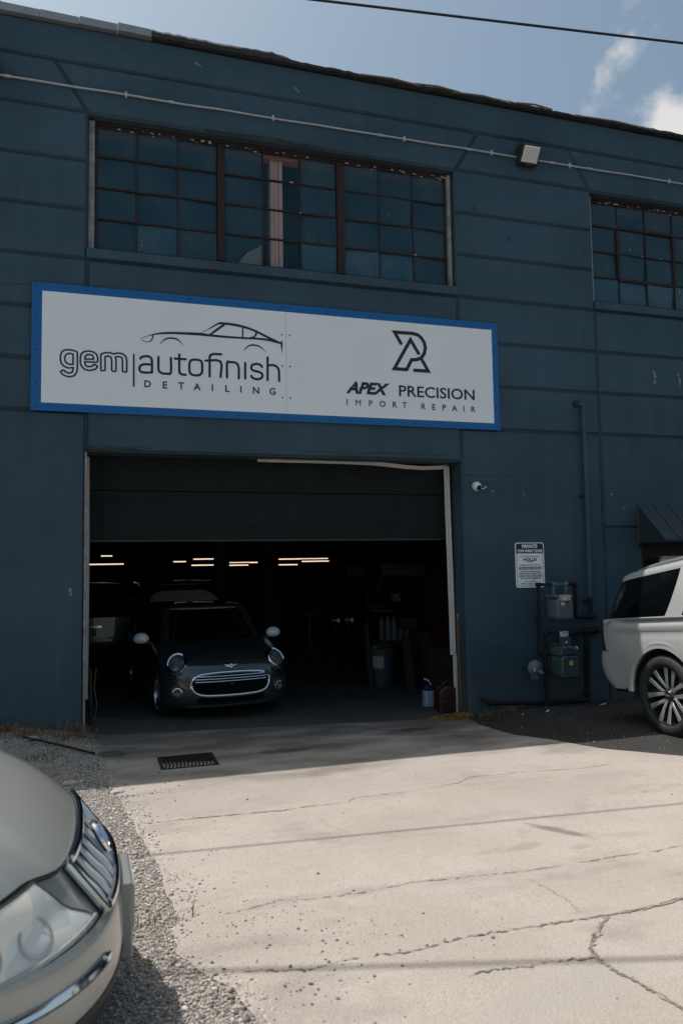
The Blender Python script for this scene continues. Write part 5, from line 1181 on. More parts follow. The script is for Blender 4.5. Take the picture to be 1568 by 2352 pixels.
# ---------------------------------------------------------------- silver SUV backed in at the right
M_suv = car_paint('silver_white_paint', (.52, .525, .53), .3, .4)
SV = thing('parked_suv', 'large silver-white SUV backed towards the wall at the right edge', 'car', (7.637, -2.545, .075), (0, 0, 0), world=False); SV.scale = (1.06, 1.06, 1.06)
SV.rotation_euler = (0, R(-5.2), R(-90)); SV.rotation_mode = 'XYZ'
Wh = 1.0
fr_ = Cap([(3.80, .34), (3.93, .42), (3.98, .60), (3.96, .85), (3.90, 1.05), (3.78, 1.14), (3.4, 1.19), (2.9, 1.215), (2.32, 1.225)], Wh, 3.4, [.55, .55, .55, .55, .52, .45, .2, .08, .02], [0, 0, 0, 0, 0, .01, .035, .04, .04], 1)
re_ = Cap([(-.98, .44), (-1.10, .53), (-1.165, .66), (-1.16, .79), (-1.13, .855), (-1.085, .862), (-1.10, 1.0), (-1.095, 1.15), (-1.06, 1.20)], [Wh, Wh, Wh, Wh, Wh, Wh - .01, Wh - .01, Wh - .015, Wh - .03], 4.4, [.40, .40, .40, .40, .38, .33, .33, .32, .3], 0, -1); re_.hood_a = 7.0
fr_.hood_a = 5.0
def bul(z, v):
    y = .028 * math.sin(math.pi * min(v * 1.05, 1)) - .03 * v * v - .11 * max(0, z - .80) ** 1.2
    y += .022 * math.exp(-((z - 1.10) / .035) ** 2) - .012 * math.exp(-((z - 1.035) / .03) ** 2) - .035 * max(0, 1 - (1.195 - z) / .045) ** 1 * (z > 1.15)
    return y
zf = build_shell(SV, M_suv, fr_, re_, None, None, Wh, 1.2, lambda x: .43 + .06 * min(1, max(0, (-.56 - x) / .15)), bul, (0, 2.945), .475, .405, 5.0)
fr_.patch(0, 5, -1, 1, 14, 28).build('front_bumper', M_suv, SV, smooth=True, angle=60); fr_.patch(5, 8, -1, 1, 12, 20).build('hood', M_suv, SV, smooth=True, angle=60)
fr_.patch(2.3, 4.2, -.45, .45, 6, 12, .012).build('grille', M_plast, SV)
for s in (1, -1): fr_.quad([(3.1, s * .5), (3.2, s * .86), (4.3, s * .86), (4.5, s * .5)], off=.01).build('headlight', M_lampglass, SV, smooth=True)
re_.patch(0, 4.0, -1, 1, 10, 34).build('rear_bumper', M_suv, SV, smooth=True, angle=60); re_.patch(4.0, 8, -1, 1, 10, 34).build('tailgate', M_suv, SV, smooth=True, angle=60)
for s in (1, -1): re_.quad([(4.5, s * .60), (4.5, s * .90), (7.4, s * .90), (7.4, s * .60)], off=.012).build('tail_lamp', M_tail, SV, smooth=True)
cb = Cabin((-1.07, 2.36), .955, 1.19, (-.90, 1.42), .80, 1.70, 9.0, bow=.022)
cb.drop = lambda x: .10 * min(1, max(0, (.5 - x) / 1.5)) ** 1.2
cb.side(1, -1, 1, 0, 1, 0, 40, 6).build('side_glass', M_glassdark, SV, smooth=True, angle=60); cb.side(-1, -1, 1, 0, 1, 0, 40, 6).build('side_glass', M_glassdark, SV, smooth=True, angle=60)
cb.end(True, .97, .02, .98, .004).build('windshield', M_glassdark, SV, smooth=True); cb.end(False, .97, .02, .98, .004).build('rear_window', M_glassdark, SV, smooth=True)
for s in (1, -1):
    cb.side(s, -.34, -.20, -.01, 1.02, .006, 4, 6, .30, .30).build('pillar', M_suv, SV, smooth=True, label='body-coloured slanted pillar ahead of rear side glass')
    cb.side(s, .28, .33, 0, 1, .006, 3, 6, -.01, -.01).build('pillar', M_plast, SV); cb.side(s, .80, .90, 0, 1, .006, 3, 6, .03, .03).build('pillar', M_suv, SV)
    cb.side(s, -.99, .93, -.03, .03, .008, 40, 2).build('belt_trim', M_suv, SV, smooth=True)
    # roof rail
    p = [cb.ang(cb.t_of(f), 1.0, -.10) for f in np.linspace(-.78, .8, 14)]
    MB().tube([(q.x, q.y * s, q.z + .075 + .03 * max(0, math.sin(math.pi * i / 13)) ** .5) for i, q in enumerate(p)], .026, 8).build('roof_rail', mat('satin_rail', (.33, .36, .37), .4, .6), SV, smooth=True)
    # flared arch lip
    ar = [(0 + .485 * math.cos(a), s * (Wh + .012), .405 + .485 * math.sin(a)) for a in np.linspace(R(2), R(178), 30)]
    MB().grid([[(q[0] * .985, q[1] - s * .03, .405 + (q[2] - .405) * .985) for q in ar], ar, [((q[0]) * 1.11, q[1] + s * .006, .405 + (q[2] - .405) * 1.11) for q in ar], [((q[0]) * 1.16, q[1] - s * .012, .405 + (q[2] - .405) * 1.16) for q in ar]]).build('arch_flare', M_suv, SV, smooth=True, angle=70)
cb.roof(0, ((1.0, -.01), (1.0, .012), (.985, .05), (.95, .075), (.85, .10), (.5, .125), (.2, .135), (.02, .137)), 64).build('roof', M_suv, SV, smooth=True, angle=60)
MB().tube([(-1.0, -.84, .855)] + [tuple(re_(3.95, s_, .004)) for s_ in np.linspace(-.98, .98, 30)] + [(-1.0, .84, .855)], .004, 4).build('bumper_seam', M_dark, SV)
for wx in (0, 2.945):
    for s in (1, -1): car_wheel(SV, wx, s * .86, .405, .285, s, 'split', rimr=.298)

# ---------------------------------------------------------------- small hatchback in the garage doorway
def hatchback(nm, label, loc, rz, paint, roofp, mirrorp, detail=True, plate=True):
    t = thing(nm, label, 'car', loc, (0, 0, rz), world=False)
    Wh = .845
    f = Cap([(-.16, .16), (-.05, .215), (-.005, .30), (.0, .42), (-.012, .54), (-.03, .63), (-.07, .71), (-.17, .775), (-.42, .845), (-.72, .905), (-1.08, .965)], Wh, 2.5, [.62, .62, .62, .62, .60, .58, .52, .45, .30, .16, .05], [0, 0, 0, 0, 0, .0, .015, .05, .075, .07, .05], 1)
    r = Cap([(-3.66, .22), (-3.78, .32), (-3.82, .48), (-3.80, .62), (-3.76, .70), (-3.74, .90), (-3.70, .97)], Wh, 3.0, .5, 0, -1); r.hood_a = 5.0
    b = lambda z, v: .018 * math.sin(math.pi * v) - .02 * v * v
    build_shell(t, paint, f, r, None, None, Wh, .97, .20, b, (-.78, -3.27), .335, .30, 7.0)
    f.patch(0, 7, -1, 1, 26, 40).build('front_fascia', paint, t, smooth=True, angle=60); f.patch(7, 10, -1, 1, 14, 30).build('hood', paint, t, smooth=True, angle=60)
    r.patch(0, 6, -1, 1, 12, 26).build('tailgate', paint, t, smooth=True, angle=60)
    c = Cabin((-3.70, -1.02), .805, .965, (-3.45, -1.58), .66, 1.385, 6.0, bow=.015)
    for s in (1, -1): c.side(s, -1, 1, 0, 1, 0, 36, 6).build('side_glass', M_glassdark, t, smooth=True, angle=60)
    c.end(True, .93, .02, .97, .005).build('windshield', M_glassdark, t, smooth=True); c.end(False, .93, .02, .95, .005).build('rear_window', M_glassdark, t, smooth=True)
    c.roof(.012, ((1.0, -.012), (1.0, .01), (.98, .03), (.9, .045), (.5, .06), (.02, .065)), 48).build('roof', roofp, t, smooth=True, angle=60)
    for s in (1, -1):
        c.side(s, .90, .985, 0, 1, .007, 3, 6, .01, .01).build('pillar', M_plast, t, smooth=True); c.side(s, .05, .1, 0, 1, .006, 2, 6).build('pillar', M_plast, t)
        # mirror
        mb = bmesh.new(); bmesh.ops.create_uvsphere(mb, u_segments=20, v_segments=12, radius=1.0)
        for v in mb.verts:
            v.co = Vector((v.co.x * (.085 if v.co.x > 0 else .03), v.co.y * .112, v.co.z * .085 * (1.0 if v.co.z > 0 else .85))) + Vector((-1.27, s * .965, 1.005))
        me = bpy.data.meshes.new('mirror'); mb.to_mesh(me); mb.free()
        for q in me.polygons: q.use_smooth = True
        mo = link('mirror', me, mirrorp, t)
        MB().tube([(-1.27, s * .80, .93), (-1.27, s * .90, .95)], .028, 8).build('mirror_arm', M_plast, mo, smooth=True)
        MB().lathe([(.337, 0), (.36, -.004), (.375, .012), (.365, .03)], 30, axis_matrix((-.78, s * (Wh - .004), .30), (0, s, 0)), R(-5), R(185)).build('arch_trim', M_plast, t, smooth=True)
    for wx in (-.78, -3.27):
        for s in (1, -1): car_wheel(t, wx, s * .745, .30, .19, s, rimr=.205)
    if not detail: return t
    # round headlights in chrome bezels
    for s in (1, -1):
        o = f(6.65, s * .525, .0); p0, p1 = f(6.35, s * .525), f(6.95, s * .525); q0, q1 = f(6.65, s * .43), f(6.65, s * .62)
        nn = (p1 - p0).cross(q1 - q0)
        if nn.x < 0: nn = -nn
        nn = (nn.normalized() + Vector((.35, 0, -.1))).normalized(); M = axis_matrix(o, nn) @ Matrix.Scale(1.22, 4, (0, 1, 0))
        hl = MB().lathe([(.095, .0), (.106, .03), (.12, .036), (.129, .026), (.135, -.02)], 36, M).build('headlight', M_chrome, t, smooth=True)
        MB().lathe([(.0, .015), (.035, .018), (.045, .008), (.08, -.002), (.092, .014)], 32, M).build('reflector', M_silverlamp, hl, smooth=True)
        MB().lathe([(.0, .032), (.038, .026), (.044, .008)], 20, M).build('projector', M_lampglass, hl, smooth=True)
        MB().lathe([(.0, .052), (.05, .048), (.085, .034), (.096, .026)], 32, M).build('lens', M_lampglass, hl, smooth=True)
        # fog lamp
        o = f(2.8, s * .53, .012); M = axis_matrix(o, (1, s * .36, 0))
        fg = MB().lathe([(.045, .0), (.052, .02), (.062, .018), (.066, -.01)], 24, M).build('fog_lamp', M_chrome, t, smooth=True)
        MB().lathe([(0, .03), (.03, .026), (.05, .01)], 20, M).build('lens', M_lampglass, fg, smooth=True); MB().lathe([(0, -.005), (.05, .004)], 20, M).build('reflector', M_silverlamp, fg)
        MB().lathe([(.068, .004), (.10, -.004)], 20, M).build('fog_surround', M_plast, t)
    # hexagon-oval grille: outline in (y,z), laid on the nose
    def loop(k, dz=0.0):
        P_ = []
        for (y, z) in catmull([(-.50, .47), (-.485, .54), (-.40, .605), (-.2, .625), (0, .628), (.2, .625), (.40, .605), (.485, .54), (.50, .47), (.46, .395), (.36, .355), (.18, .345), (0, .343), (-.18, .345), (-.36, .355), (-.46, .395)], 5, True): P_.append((y * k, .485 + (z - .485) * k))
        return P_
    def on_nose(y, z, off):
        s = math.copysign(2 / math.pi * math.asin(min(1, (abs(y) / Wh) ** (f.n / 2))), y); lo, hi = 1.0, 7.0
        for _ in range(30):
            mid = (lo + hi) / 2
            if f(mid, s).z < z: lo = mid
            else: hi = mid
        return f(lo, s, off)
    L1, L0 = loop(1.0), loop(.02); rows = []
    for k in np.linspace(1, .04, 8): rows.append([on_nose(y, z, .006) for (y, z) in loop(k) + loop(k)[:1]])
    g = MB().grid(rows).build('grille', M_intake, t, smooth=True)
    MB().tube([on_nose(y, z, .012) for (y, z) in loop(1.02)], .020, 8, closed=True).build('grille_surround', M_chrome, g, smooth=True)
    for zz in (.585, .553, .521):
        w_ = .44 if zz > .57 else .46
        MB().tube([on_nose(y, zz, .02) for y in np.linspace(-w_, w_, 26)], .0085, 6).build('slat', M_chrome, g, smooth=True)
    rows = [[on_nose(y * (.44 - .04 * (z < .27)), z, .008) for y in np.linspace(-1, 1, 24)] for z in (.255, .28, .305, .328)]
    MB().grid(rows).build('lower_intake', M_intake, t, smooth=True)
    MB().tube([on_nose(y, .205, .006) for y in np.linspace(-.55, .55, 24)], .012, 6).build('lip', M_plast, t, smooth=True)
    MB().tube([f(6.75 - 1.1 * abs(q) ** 1.5, q, .002) for q in np.linspace(-.40, .40, 30)], .0045, 5).build('hood_seam', M_dark, t)
    em = on_nose(0, .70, .012); M = axis_matrix(em, (1, 0, .35))
    e = MB().lathe([(0, .008), (.026, .006), (.03, 0)], 20, M).build('badge', M_chrome, t, smooth=True)
    for s in (-1, 1):
        for k in range(3): MB().tube([M @ Vector((s * .028, .012 - k * .011, .002)), M @ Vector((s * (.085 - k * .018), .016 - k * .012, -.004))], .0042, 5).build('badge_wing', M_chrome, e)
    text('badge_letters', 'MINI', M_ink, e, None, .013, width=.04, bold=.03, M=M @ Matrix.Translation((0, -.006, .0085)))
    for s in (-1, 1): MB().tube([(-1.12 + .02, s * .08, 1.0), (-1.18, s * .45, 1.015), (-1.25, s * .68, 1.035)], .008, 5).build('wiper', M_plast, t)
    return t
M_mini = car_paint('dark_grey_green_paint', (.05, .066, .07), .55, .3)
M_mir = mat('white_mirror_cap', (.75, .76, .78), .2, coat=.6)
hatchback('hatchback_car', 'dark grey small hatchback with round headlights and white mirrors in garage doorway', (2.41, .517, -.02), R(-84.4), M_mini, M_mini, M_mir)
M_c2 = car_paint('black_car_paint', (.02, .021, .022), .3, .3)
h2 = hatchback('hatchback_car', 'black hatchback with white sunshade parked behind the grey hatchback', (2.55, 5.35, -.03), R(-86), M_c2, M_c2, M_c2, detail=False)
sd = thing('sunshade', 'white folding sunshade inside the windscreen of the rear hatchback', 'sunshade', (0, 0, 0), world=False)
h2.scale = (1.2, 1.2, 1.2); sd.location = h2.location; sd.rotation_euler = h2.rotation_euler; sd.scale = h2.scale
M_shade = mat('white_sunshade_fabric', (.9, .91, .92), .7)
cc = Cabin((-3.70, -1.02), .805, .965, (-3.45, -1.58), .66, 1.385, 6.0, bow=.015)
for s in (-1, 1):
    rows = []
    for j in range(8):
        v = .06 + .68 * j / 7; half = math.sqrt(max(0, 1 - (j / 7.3) ** 2.2))
        rows.append([cc.ang(s * (1e-7 + .47 * half * (i / 12) ** 2.5), v, .016) for i in range(13)])
    MB().grid(rows).build('shade_half', M_shade, sd, smooth=True)

# ---------------------------------------------------------------- champagne sedan nosing in at the left
M_sed = car_paint('champagne_silver_paint', (.36, .372, .36), .45, .4, .7)
SD = thing('parked_sedan', 'champagne silver sedan nose with chrome waterfall grille at lower left corner', 'car', (.88, -6.02, .215), (0, 0, R(1.5)), world=False)
Wh = .925
f = Cap([(-.12, .17), (-.03, .235), (.0, .33), (.0, .42), (-.012, .50), (-.035, .54), (-.07, .59), (-.115, .64), (-.21, .755), (-.40, .885), (-.70, 1.005), (-1.1, 1.08), (-1.42, 1.11)], Wh, 2.55, [.74, .74, .74, .74, .73, .72, .70, .66, .55, .42, .28, .16, .06], [0, 0, 0, 0, 0, .0, .0, .03, .08, .10, .11, .10, .08], 1)
r = Cap([(-4.86, .25), (-4.98, .36), (-5.02, .52), (-5.0, .72), (-4.95, .92), (-4.85, 1.0), (-4.5, 1.03), (-4.2, 1.04)], Wh, 2.8, [.6, .6, .6, .6, .58, .5, .2, .05], [0, 0, 0, 0, 0, .03, .06, .06], -1); r.hood_a = 5.0
zf = build_shell(SD, M_sed, f, r, None, None, Wh, 1.06, .2, lambda z, v: .022 * math.sin(math.pi * v) - .03 * v * v, (-.98, -3.9), .36, .33, 7.4)
# bumper, band between grille and lamp, hood
f.patch(0, 5.0, -1, 1, 20, 48).build('front_bumper', M_sed, SD, smooth=True, angle=60)
a_lo = lambda s: 7.8 + .32 * (lambda q: q * q * (3 - 2 * q))(min(1, max(0, (abs(s) - .28) / .2)))
SR = [-1 + 2 * i / 48 for i in range(49)]
MB().grid([[f(5.02 + (a_lo(s) - .04 - 5.02) * i / 14, s, -.012) for s in SR] for i in range(15)]).build('nose_panel', M_sed, SD, smooth=True, angle=60)
MB().grid([[f(a_lo(s) + (12 - a_lo(s)) * (i / 26) ** 1.2, s, .004) for s in np.linspace(-.80, .80, 41)] for i in range(27)]).build('hood', M_sed, SD, smooth=True, angle=60)
for s in (1, -1): f.patch(8.1, 12, s * .81, s * 1.0, 20, 8).build('fender_top', M_sed, SD, smooth=True, angle=60)
MB().tube([f(a_lo(s_) - .02, s_, -.006) for s_ in np.linspace(-.80, .80, 40)], .010, 5).build('hood_gap', M_dark, SD)
def haze_lens():
    m = bpy.data.materials.new('hazed_lamp_lens'); m.use_nodes = True; t, b = nodes_of(m)
    c = t.nodes.new('ShaderNodeTexCoord'); vo = tex(t, 'ShaderNodeTexVoronoi', mscale(t, c.outputs['Object'], (1, 1.3, 1.6)), Scale=7.0); ns = tex(t, 'ShaderNodeTexNoise', c.outputs['Object'], Scale=4.0, Detail=3.0)
    sp = t.nodes.new('ShaderNodeSeparateColor'); t.links.new(vo.outputs['Color'], sp.inputs[0])
    x = mixc(t, rmap(t, sp.outputs[0], .2, .8), (.66, .68, .67), (.84, .78, .67)); x = mixc(t, rmap(t, sp.outputs[1], .72, .8, 0, .5), x, (.36, .42, .44)); x = mixc(t, rmap(t, ns.outputs['Fac'], .4, .7, 0, .6), x, (.82, .79, .71))
    t.links.new(x, b.inputs['Base Color']); b.inputs['Roughness'].default_value = .4; b.inputs['Coat Weight'].default_value = .4; b.inputs['Coat Roughness'].default_value = .25
    return m
M_haze = haze_lens()
for s in (1, -1):
    q_ = [(5.6, s * .335), (5.05, s * .90), (8.0, s * .93), (7.99, s * .445)]
    hl = f.quad(q_, 14, 20, .014).build('headlight', M_haze, SD, smooth=True)
    per = []
    for (u, v) in zip(q_, q_[1:] + q_[:1]): per += [f(u[0] + (v[0] - u[0]) * i / 12, u[1] + (v[1] - u[1]) * i / 12, .008) for i in range(12)]
    MB().tube(per, .008, 5, closed=True).build('lamp_gap', M_dark, hl)
    for (a_, s_, r__) in ((6.75, .56, .062), (6.7, .73, .058)):
        M = axis_matrix(f(a_, s * s_, .0175), f(a_, s * s_, .03) - f(a_, s * s_, .01)); MB().lathe([(r__, 0), (r__ * .93, .0012), (r__ * .86, 0)], 28, M).build('lamp_ring', mat('lamp_ring_grey', (.34, .38, .39), .3, .3), hl, smooth=True)
    MB().tube([f(a_, s_ * s, .016) for a_, s_ in zip(np.linspace(5.5, 5.0, 14), np.linspace(.33, .90, 14))], .008, 6).build('lamp_edge', M_sed, hl, smooth=True)
    MB().tube([f(3.1, s * s_, .006) for s_ in np.linspace(.31, .98, 22)], [.006] + [.017] * 20 + [.008], 8).build('chrome_strip', M_chrome, SD, smooth=True)
M_satin = mat('satin_silver', (.58, .61, .64), .4, .4)
# grille: dark well, chrome frame, curved upright bars
gw = .265
well = f.patch(5.05, 7.7, -gw, gw, 10, 24, .002).build('grille', M_black, SD, smooth=True)
MB().tube([f(5.05, s_, .012) for s_ in np.linspace(-gw, gw, 24)] + [f(7.7, s_, .012) for s_ in np.linspace(gw, -gw, 24)], .016, 8, closed=True).build('grille_frame', M_chrome, well, smooth=True)
for k in range(9):
    s_ = -gw + .03 + (2 * gw - .06) * k / 8; rows = []
    for a_ in np.linspace(5.1, 7.65, 9):
        bulge = .013 * max(0, math.sin(math.pi * (a_ - 5.1) / 2.55)) ** .6
        rows.append([f(a_, s_ - .0115, .003), f(a_, s_ - .0085, .006 + bulge), f(a_, s_ + .0085, .006 + bulge), f(a_, s_ + .0115, .003)])
    MB().grid(rows).build('grille_bar', M_satin, well, smooth=True, angle=30)
M = axis_matrix(f(6.9, 0, .035), (1, 0, .6))
em = MB().lathe([(.058, -.004), (.062, .008), (.07, .01), (.075, .0), (.07, -.01)], 30, M).build('emblem_ring', M_chrome, well, smooth=True)
for k in (-1, 0, 1): MB().tube([M @ Vector((k * .035 - .02, -.035, .004)), M @ Vector((k * .035 + .015, .035, .004))], .011, 6).build('emblem_bar', M_chrome, em, smooth=True)
pl = MB().box(-.02, .034, -.17, .17, .23, .52).build('plate_bracket', mat('bracket_grey', (.25, .265, .26), .4, .3, coat=.4), SD, bevel=.012, seg=3)
MB().box(.034, .041, -.155, .155, .345, .505).build('plate', mat('plate_blank', (.42, .44, .44), .4), pl, bevel=.003)
f.quad([(.9, -.75), (.9, .75), (1.9, .72), (1.9, -.72)], 4, 24, .004).build('lower_intake', M_black, SD, smooth=True)
r.patch(0, 7, -1, 1, 16, 30).build('rear_bumper', M_sed, SD, smooth=True, angle=60)
for s in (1, -1): r.quad([(3.2, s * .45), (3.2, s * .9), (4.4, s * .9), (4.4, s * .45)], off=.01).build('tail_lamp', M_tail, SD, smooth=True)
cs = Cabin((-4.3, -1.35), .86, 1.06, (-3.55, -2.15), .64, 1.40, 4.5, bow=.015)
for s in (1, -1):
    cs.side(s, -1, 1, 0, 1, 0, 36, 6).build('side_glass', M_glassdark, SD, smooth=True, angle=60)
    cs.side(s, .02, .07, 0, 1, .006, 3, 6).build('pillar', M_sed, SD); cs.side(s, .90, .97, 0, 1, .006, 3, 6).build('pillar', M_sed, SD); cs.side(s, -.97, -.80, 0, 1, .006, 3, 6).build('pillar', M_sed, SD)
    MB().box(-1.75, -1.62, s * .93 - .1 * (s < 0) - .02 * s, s * .93 + .1 * (s > 0) + .1 * (s < 0) - .1 * (s < 0), .98, 1.12).build('mirror', M_sed, SD, bevel=.03, seg=3)
cs.end(True, .93, .03, .97, .005).build('windshield', M_glassdark, SD, smooth=True); cs.end(False, .93, .03, .97, .005).build('rear_window', M_glassdark, SD, smooth=True)
cs.roof(.01, ((1, -.01), (.99, .015), (.93, .035), (.7, .055), (.3, .068), (.02, .07)), 48).build('roof', M_sed, SD, smooth=True, angle=60)
for wx in (-.98, -3.9):
    for s in (1, -1): car_wheel(SD, wx, s * .80, .33, .215, s, rimr=.225)

# ================================================================== INSIDE THE GARAGE
def box_thing(name, label, cat, x0, x1, y0, y1, z0, z1, m, bevel=.01, group=None):
    t = thing(name, label, cat, ((x0 + x1) / 2, (y0 + y1) / 2, z0), group=group)
    MB().box(x0, x1, y0, y1, z0, z1).build('body', m, t, bevel=bevel); return t
M_tube = mat('warm_tube_light', (.9, .8, .7), .4, emit=(1.0, .72, .52, 1.05)); M_tubec = mat('cool_tube_light', (.9, .9, .8), .4, emit=(.85, .9, .62, .9))
TL = [(.783, 1.101, 2.366, 1, 0, 'short greenish tube'), (.434, 1.423, 2.124, 0, 0, 'long warm tube low at the far left'), (2.862, 3.237, 2.17, 0, 0, 'short tube right of the left group'), (3.458, 4.131, 2.24, 0, 0, 'upper tube left of the first column'),
      (3.406, 4.077, 2.055, 0, 0, 'lower tube left of the first column'), (4.558, 5.511, 2.116, 0, 0, 'long tube between the two columns'), (4.558, 5.14, 2.038, 0, 0, 'short lower tube between the columns'), (6.109, 7.723, 2.207, 0, 0, 'longest tube right of the wide column'),
      (6.857, 7.751, 2.126, 0, 0, 'middle tube right of the wide column'), (6.107, 6.713, 2.028, 0, 0, 'lowest tube right of the wide column')]
for (a, b, z, cool, _, l) in TL:
    t = thing('tube_light', 'lit fluorescent ' + l, 'light', ((a + b) / 2, 14, z), group='fluorescent tubes at the back of the garage')
    MB().tube([(a, 14, z), (b, 14, z)], .017, 8).build('tube', M_tubec if cool else M_tube, t)
    MB().box(a - .03, b + .03, 13.97, 14.03, z + .03, z + .07).build('fixture', M_soot, t)
    for x in (a + .05, b - .05): MB().tube([(x, 14, z + .07), (x, 14, 4.55)], .004, 4).build('hanger', M_soot, t)
# parked vehicle far left
f2 = Cap([(-.1, .3), (0, .45), (0, .7), (-.05, .95), (-.3, 1.05), (-1.2, 1.12)], .92, 3.2, [.45, .45, .45, .4, .2, .05], 0, 1)
DK = thing('parked_van', 'dark boxy vehicle seen from behind at far left inside garage', 'car', (.55, 6.2, -.02), (0, 0, R(90)), world=False)
M_dk = car_paint('dark_silver_paint', (.10, .10, .095), .4, .35)
rr_ = Cap([(.08, .3), (.0, .42), (-.02, .6), (.0, .8), (.02, 1.05)], .9, 4.0, .25, 0, -1)
rr_.patch(0, 4, -1, 1, 8, 24).build('tailgate', M_dk, DK, smooth=True)
for s in (1, -1): MB().box(.25, 4.5, s * .9 - .02, s * .9 + .02, .3, 1.05).build('body_side', M_dk, DK, bevel=.02)
cv2 = Cabin((.05, 3.4), .86, 1.05, (.22, 2.7), .72, 1.62, 8, bow=.01)
for s in (1, -1): cv2.side(s, -1, 1, 0, 1, 0, 20, 4).build('side_glass', M_glassdark, DK, smooth=True)
cv2.end(False, .95, .05, .95, .005).build('rear_window', M_glassdark, DK, smooth=True); cv2.roof(.01).build('roof', M_dk, DK, smooth=True)
MB().box(-.035, -.02, -.16, .16, .70, .83).build('number_plate', mat('dull_plate', (.35, .35, .33), .5), DK); MB().box(-.04, -.022, -.25, .25, .86, .90).build('plate_garnish', M_chrome, DK)
MB().box(3.3, 4.4, -.85, .85, .8, 1.05).build('hood', M_dk, DK, bevel=.08)
for wx in (.85, 3.7):
    for s in (1, -1): car_wheel(DK, wx, s * .80, .34, .22, s, rimr=.22)
# grey bin with taped label
fz = -.104
t = thing('trash_barrel', 'grey-blue plastic barrel with white taped label', 'barrel', (5.355, 2.95, fz))
M_bin = mat('blue_grey_plastic', (.036, .055, .066), .6)
MB().lathe([(0, 0), (.20, 0), (.22, .25), (.235, .60), (.255, .61), (.26, .65), (.245, .66), (.225, .64), (.21, .1), (0, .05)], 32, Matrix.Translation((5.355, 2.95, fz))).build('body', M_bin, t, smooth=True)
a0, a1 = R(215), R(262); rows = []
for z_, rr in ((.33, .228), (.40, .231), (.53, .236)): rows.append([(5.355 + rr * math.cos(a0 + (a1 - a0) * i / 8), 2.95 + rr * math.sin(a0 + (a1 - a0) * i / 8), fz + z_ + (.02 * math.sin(i * 2.1) if z_ < .35 else 0)) for i in range(9)])
MB().grid(rows).build('label', mat('dirty_label', (.3, .3, .29), .6), t, smooth=True)
for k, (x, y, h, l, m_) in enumerate(((5.25, 2.98, .72, 'crumpled green bag poking out of the grey barrel', mat('green_bag', (.03, .10, .04), .4)), (5.45, 2.95, .74, 'dark rag hanging over the rim of the grey barrel', M_dark))):
    bm_ = bmesh.new(); bmesh.ops.create_icosphere(bm_, subdivisions=2, radius=.12); q = random.Random(k)
    for v in bm_.verts: v.co *= q.uniform(.7, 1.1); v.co.z *= .6
    me = bpy.data.meshes.new('rag'); bm_.to_mesh(me); bm_.free(); o = link('rag', me, m_); o.location = (x, y, fz + h - .06); props(o, l, 'rag', 'things stuffed in the barrel')
# jug, petrol can near the right jamb
t = thing('white_jug', 'pale blue-white jug with dark blue cap by the right jamb', 'jug', (5.30, .86, fz))
MB().extr(rrect(5.235, 5.375, .80, .94, .03), fz + .002, fz + .245).build('body', mat('pale_blue_plastic', (.30, .40, .50), .35), t, bevel=.014)
MB().extr(rrect(5.24, 5.37, .805, .935, .03), fz + .246, fz + .32).build('cap', mat('navy_plastic', (.012, .022, .09), .4), t, bevel=.012)
MB().tube([(5.33, .82, fz + .33), (5.27, .78, fz + .40), (5.20, .76, fz + .43)], .012, 6).build('spout', M_label, t, smooth=True)
t = thing('petrol_can', 'dark red plastic petrol can standing beside the right jamb', 'can', (5.30, .42, fz))
M_redp = mat('dark_red_plastic', (.042, .006, .009), .5)
MB().wallprism([(5.235, fz + .004), (5.50, fz + .004), (5.50, fz + .35), (5.44, fz + .38), (5.34, fz + .385), (5.27, fz + .33), (5.235, fz + .29)], .33, .53, .02).build('body', M_redp, t, bevel=.02, seg=3)
MB().tube(elbow_path([(5.32, .43, fz + .36), (5.34, .43, fz + .42), (5.45, .43, fz + .42), (5.48, .43, fz + .35)], .03), .02, 8).build('handle', M_redp, t, smooth=True)
MB().lathe([(.03, 0), (.03, .04), (0, .045)], 14, Matrix.Translation((5.275, .43, fz + .335))).build('cap', M_black, t, smooth=True)
for k in range(3): MB().box(5.26, 5.475, .322, .331, fz + .08 + k * .07, fz + .10 + k * .07).build('rib', M_redp, t, bevel=.004)
# work bench along the right inner wall with bottles, shelves and clutter
M_wood = mat('dark_bench_wood', (.03, .022, .016), .8, noise=(6, .6, (.02, .014, .01))); M_carton = mat('brown_carton', (.05, .035, .024), .9)
t = thing('work_bench', 'dark wooden work bench along the right garage wall', 'bench', (6.2, 4.6, fz))
MB().box(5.55, 6.98, 3.75, 5.9, .50, .56).build('bench_top', M_wood, t, bevel=.008)
for (x, y) in ((5.6, 3.8), (6.9, 3.8), (5.6, 5.85), (6.9, 5.85)): MB().box(x - .04, x + .04, y - .04, y + .04, fz, .50).build('leg', M_wood, t)
M_bott = mat('translucent_bottle', (.13, .155, .165), .45); M_bott2 = mat('tan_bottle', (.14, .105, .065), .45)
for k in range(5):
    x = 5.74 + k * .125; hh = (.43, .42, .41, .38, .36)[k]
    t = thing('spray_bottle', ('tan' if k == 0 else 'pale') + ' plastic bottle, %s in the row on the bench' % ('leftmost', 'second from left', 'middle', 'fourth from left', 'rightmost')[k], 'bottle', (x, 3.9, .56), group='bottles in a row on the bench')
    MB().lathe([(0, .001), (.054, .001), (.058, .02), (.058, hh - .11), (.05, hh - .07), (.026, hh - .04), (.022, hh), (0, hh)], 18, Matrix.Translation((x, 3.9, .56))).build('body', M_bott2 if k == 0 else M_bott, t, smooth=True)
    MB().lathe([(.026, hh), (.026, hh + .035), (0, hh + .04)], 12, Matrix.Translation((x, 3.9, .56))).build('cap', M_bott if k else M_wood, t, smooth=True)
t = thing('wall_shelf', 'two-tier shelf with pale front edges on the right garage wall', 'shelf', (6.2, 4.7, 1.1))
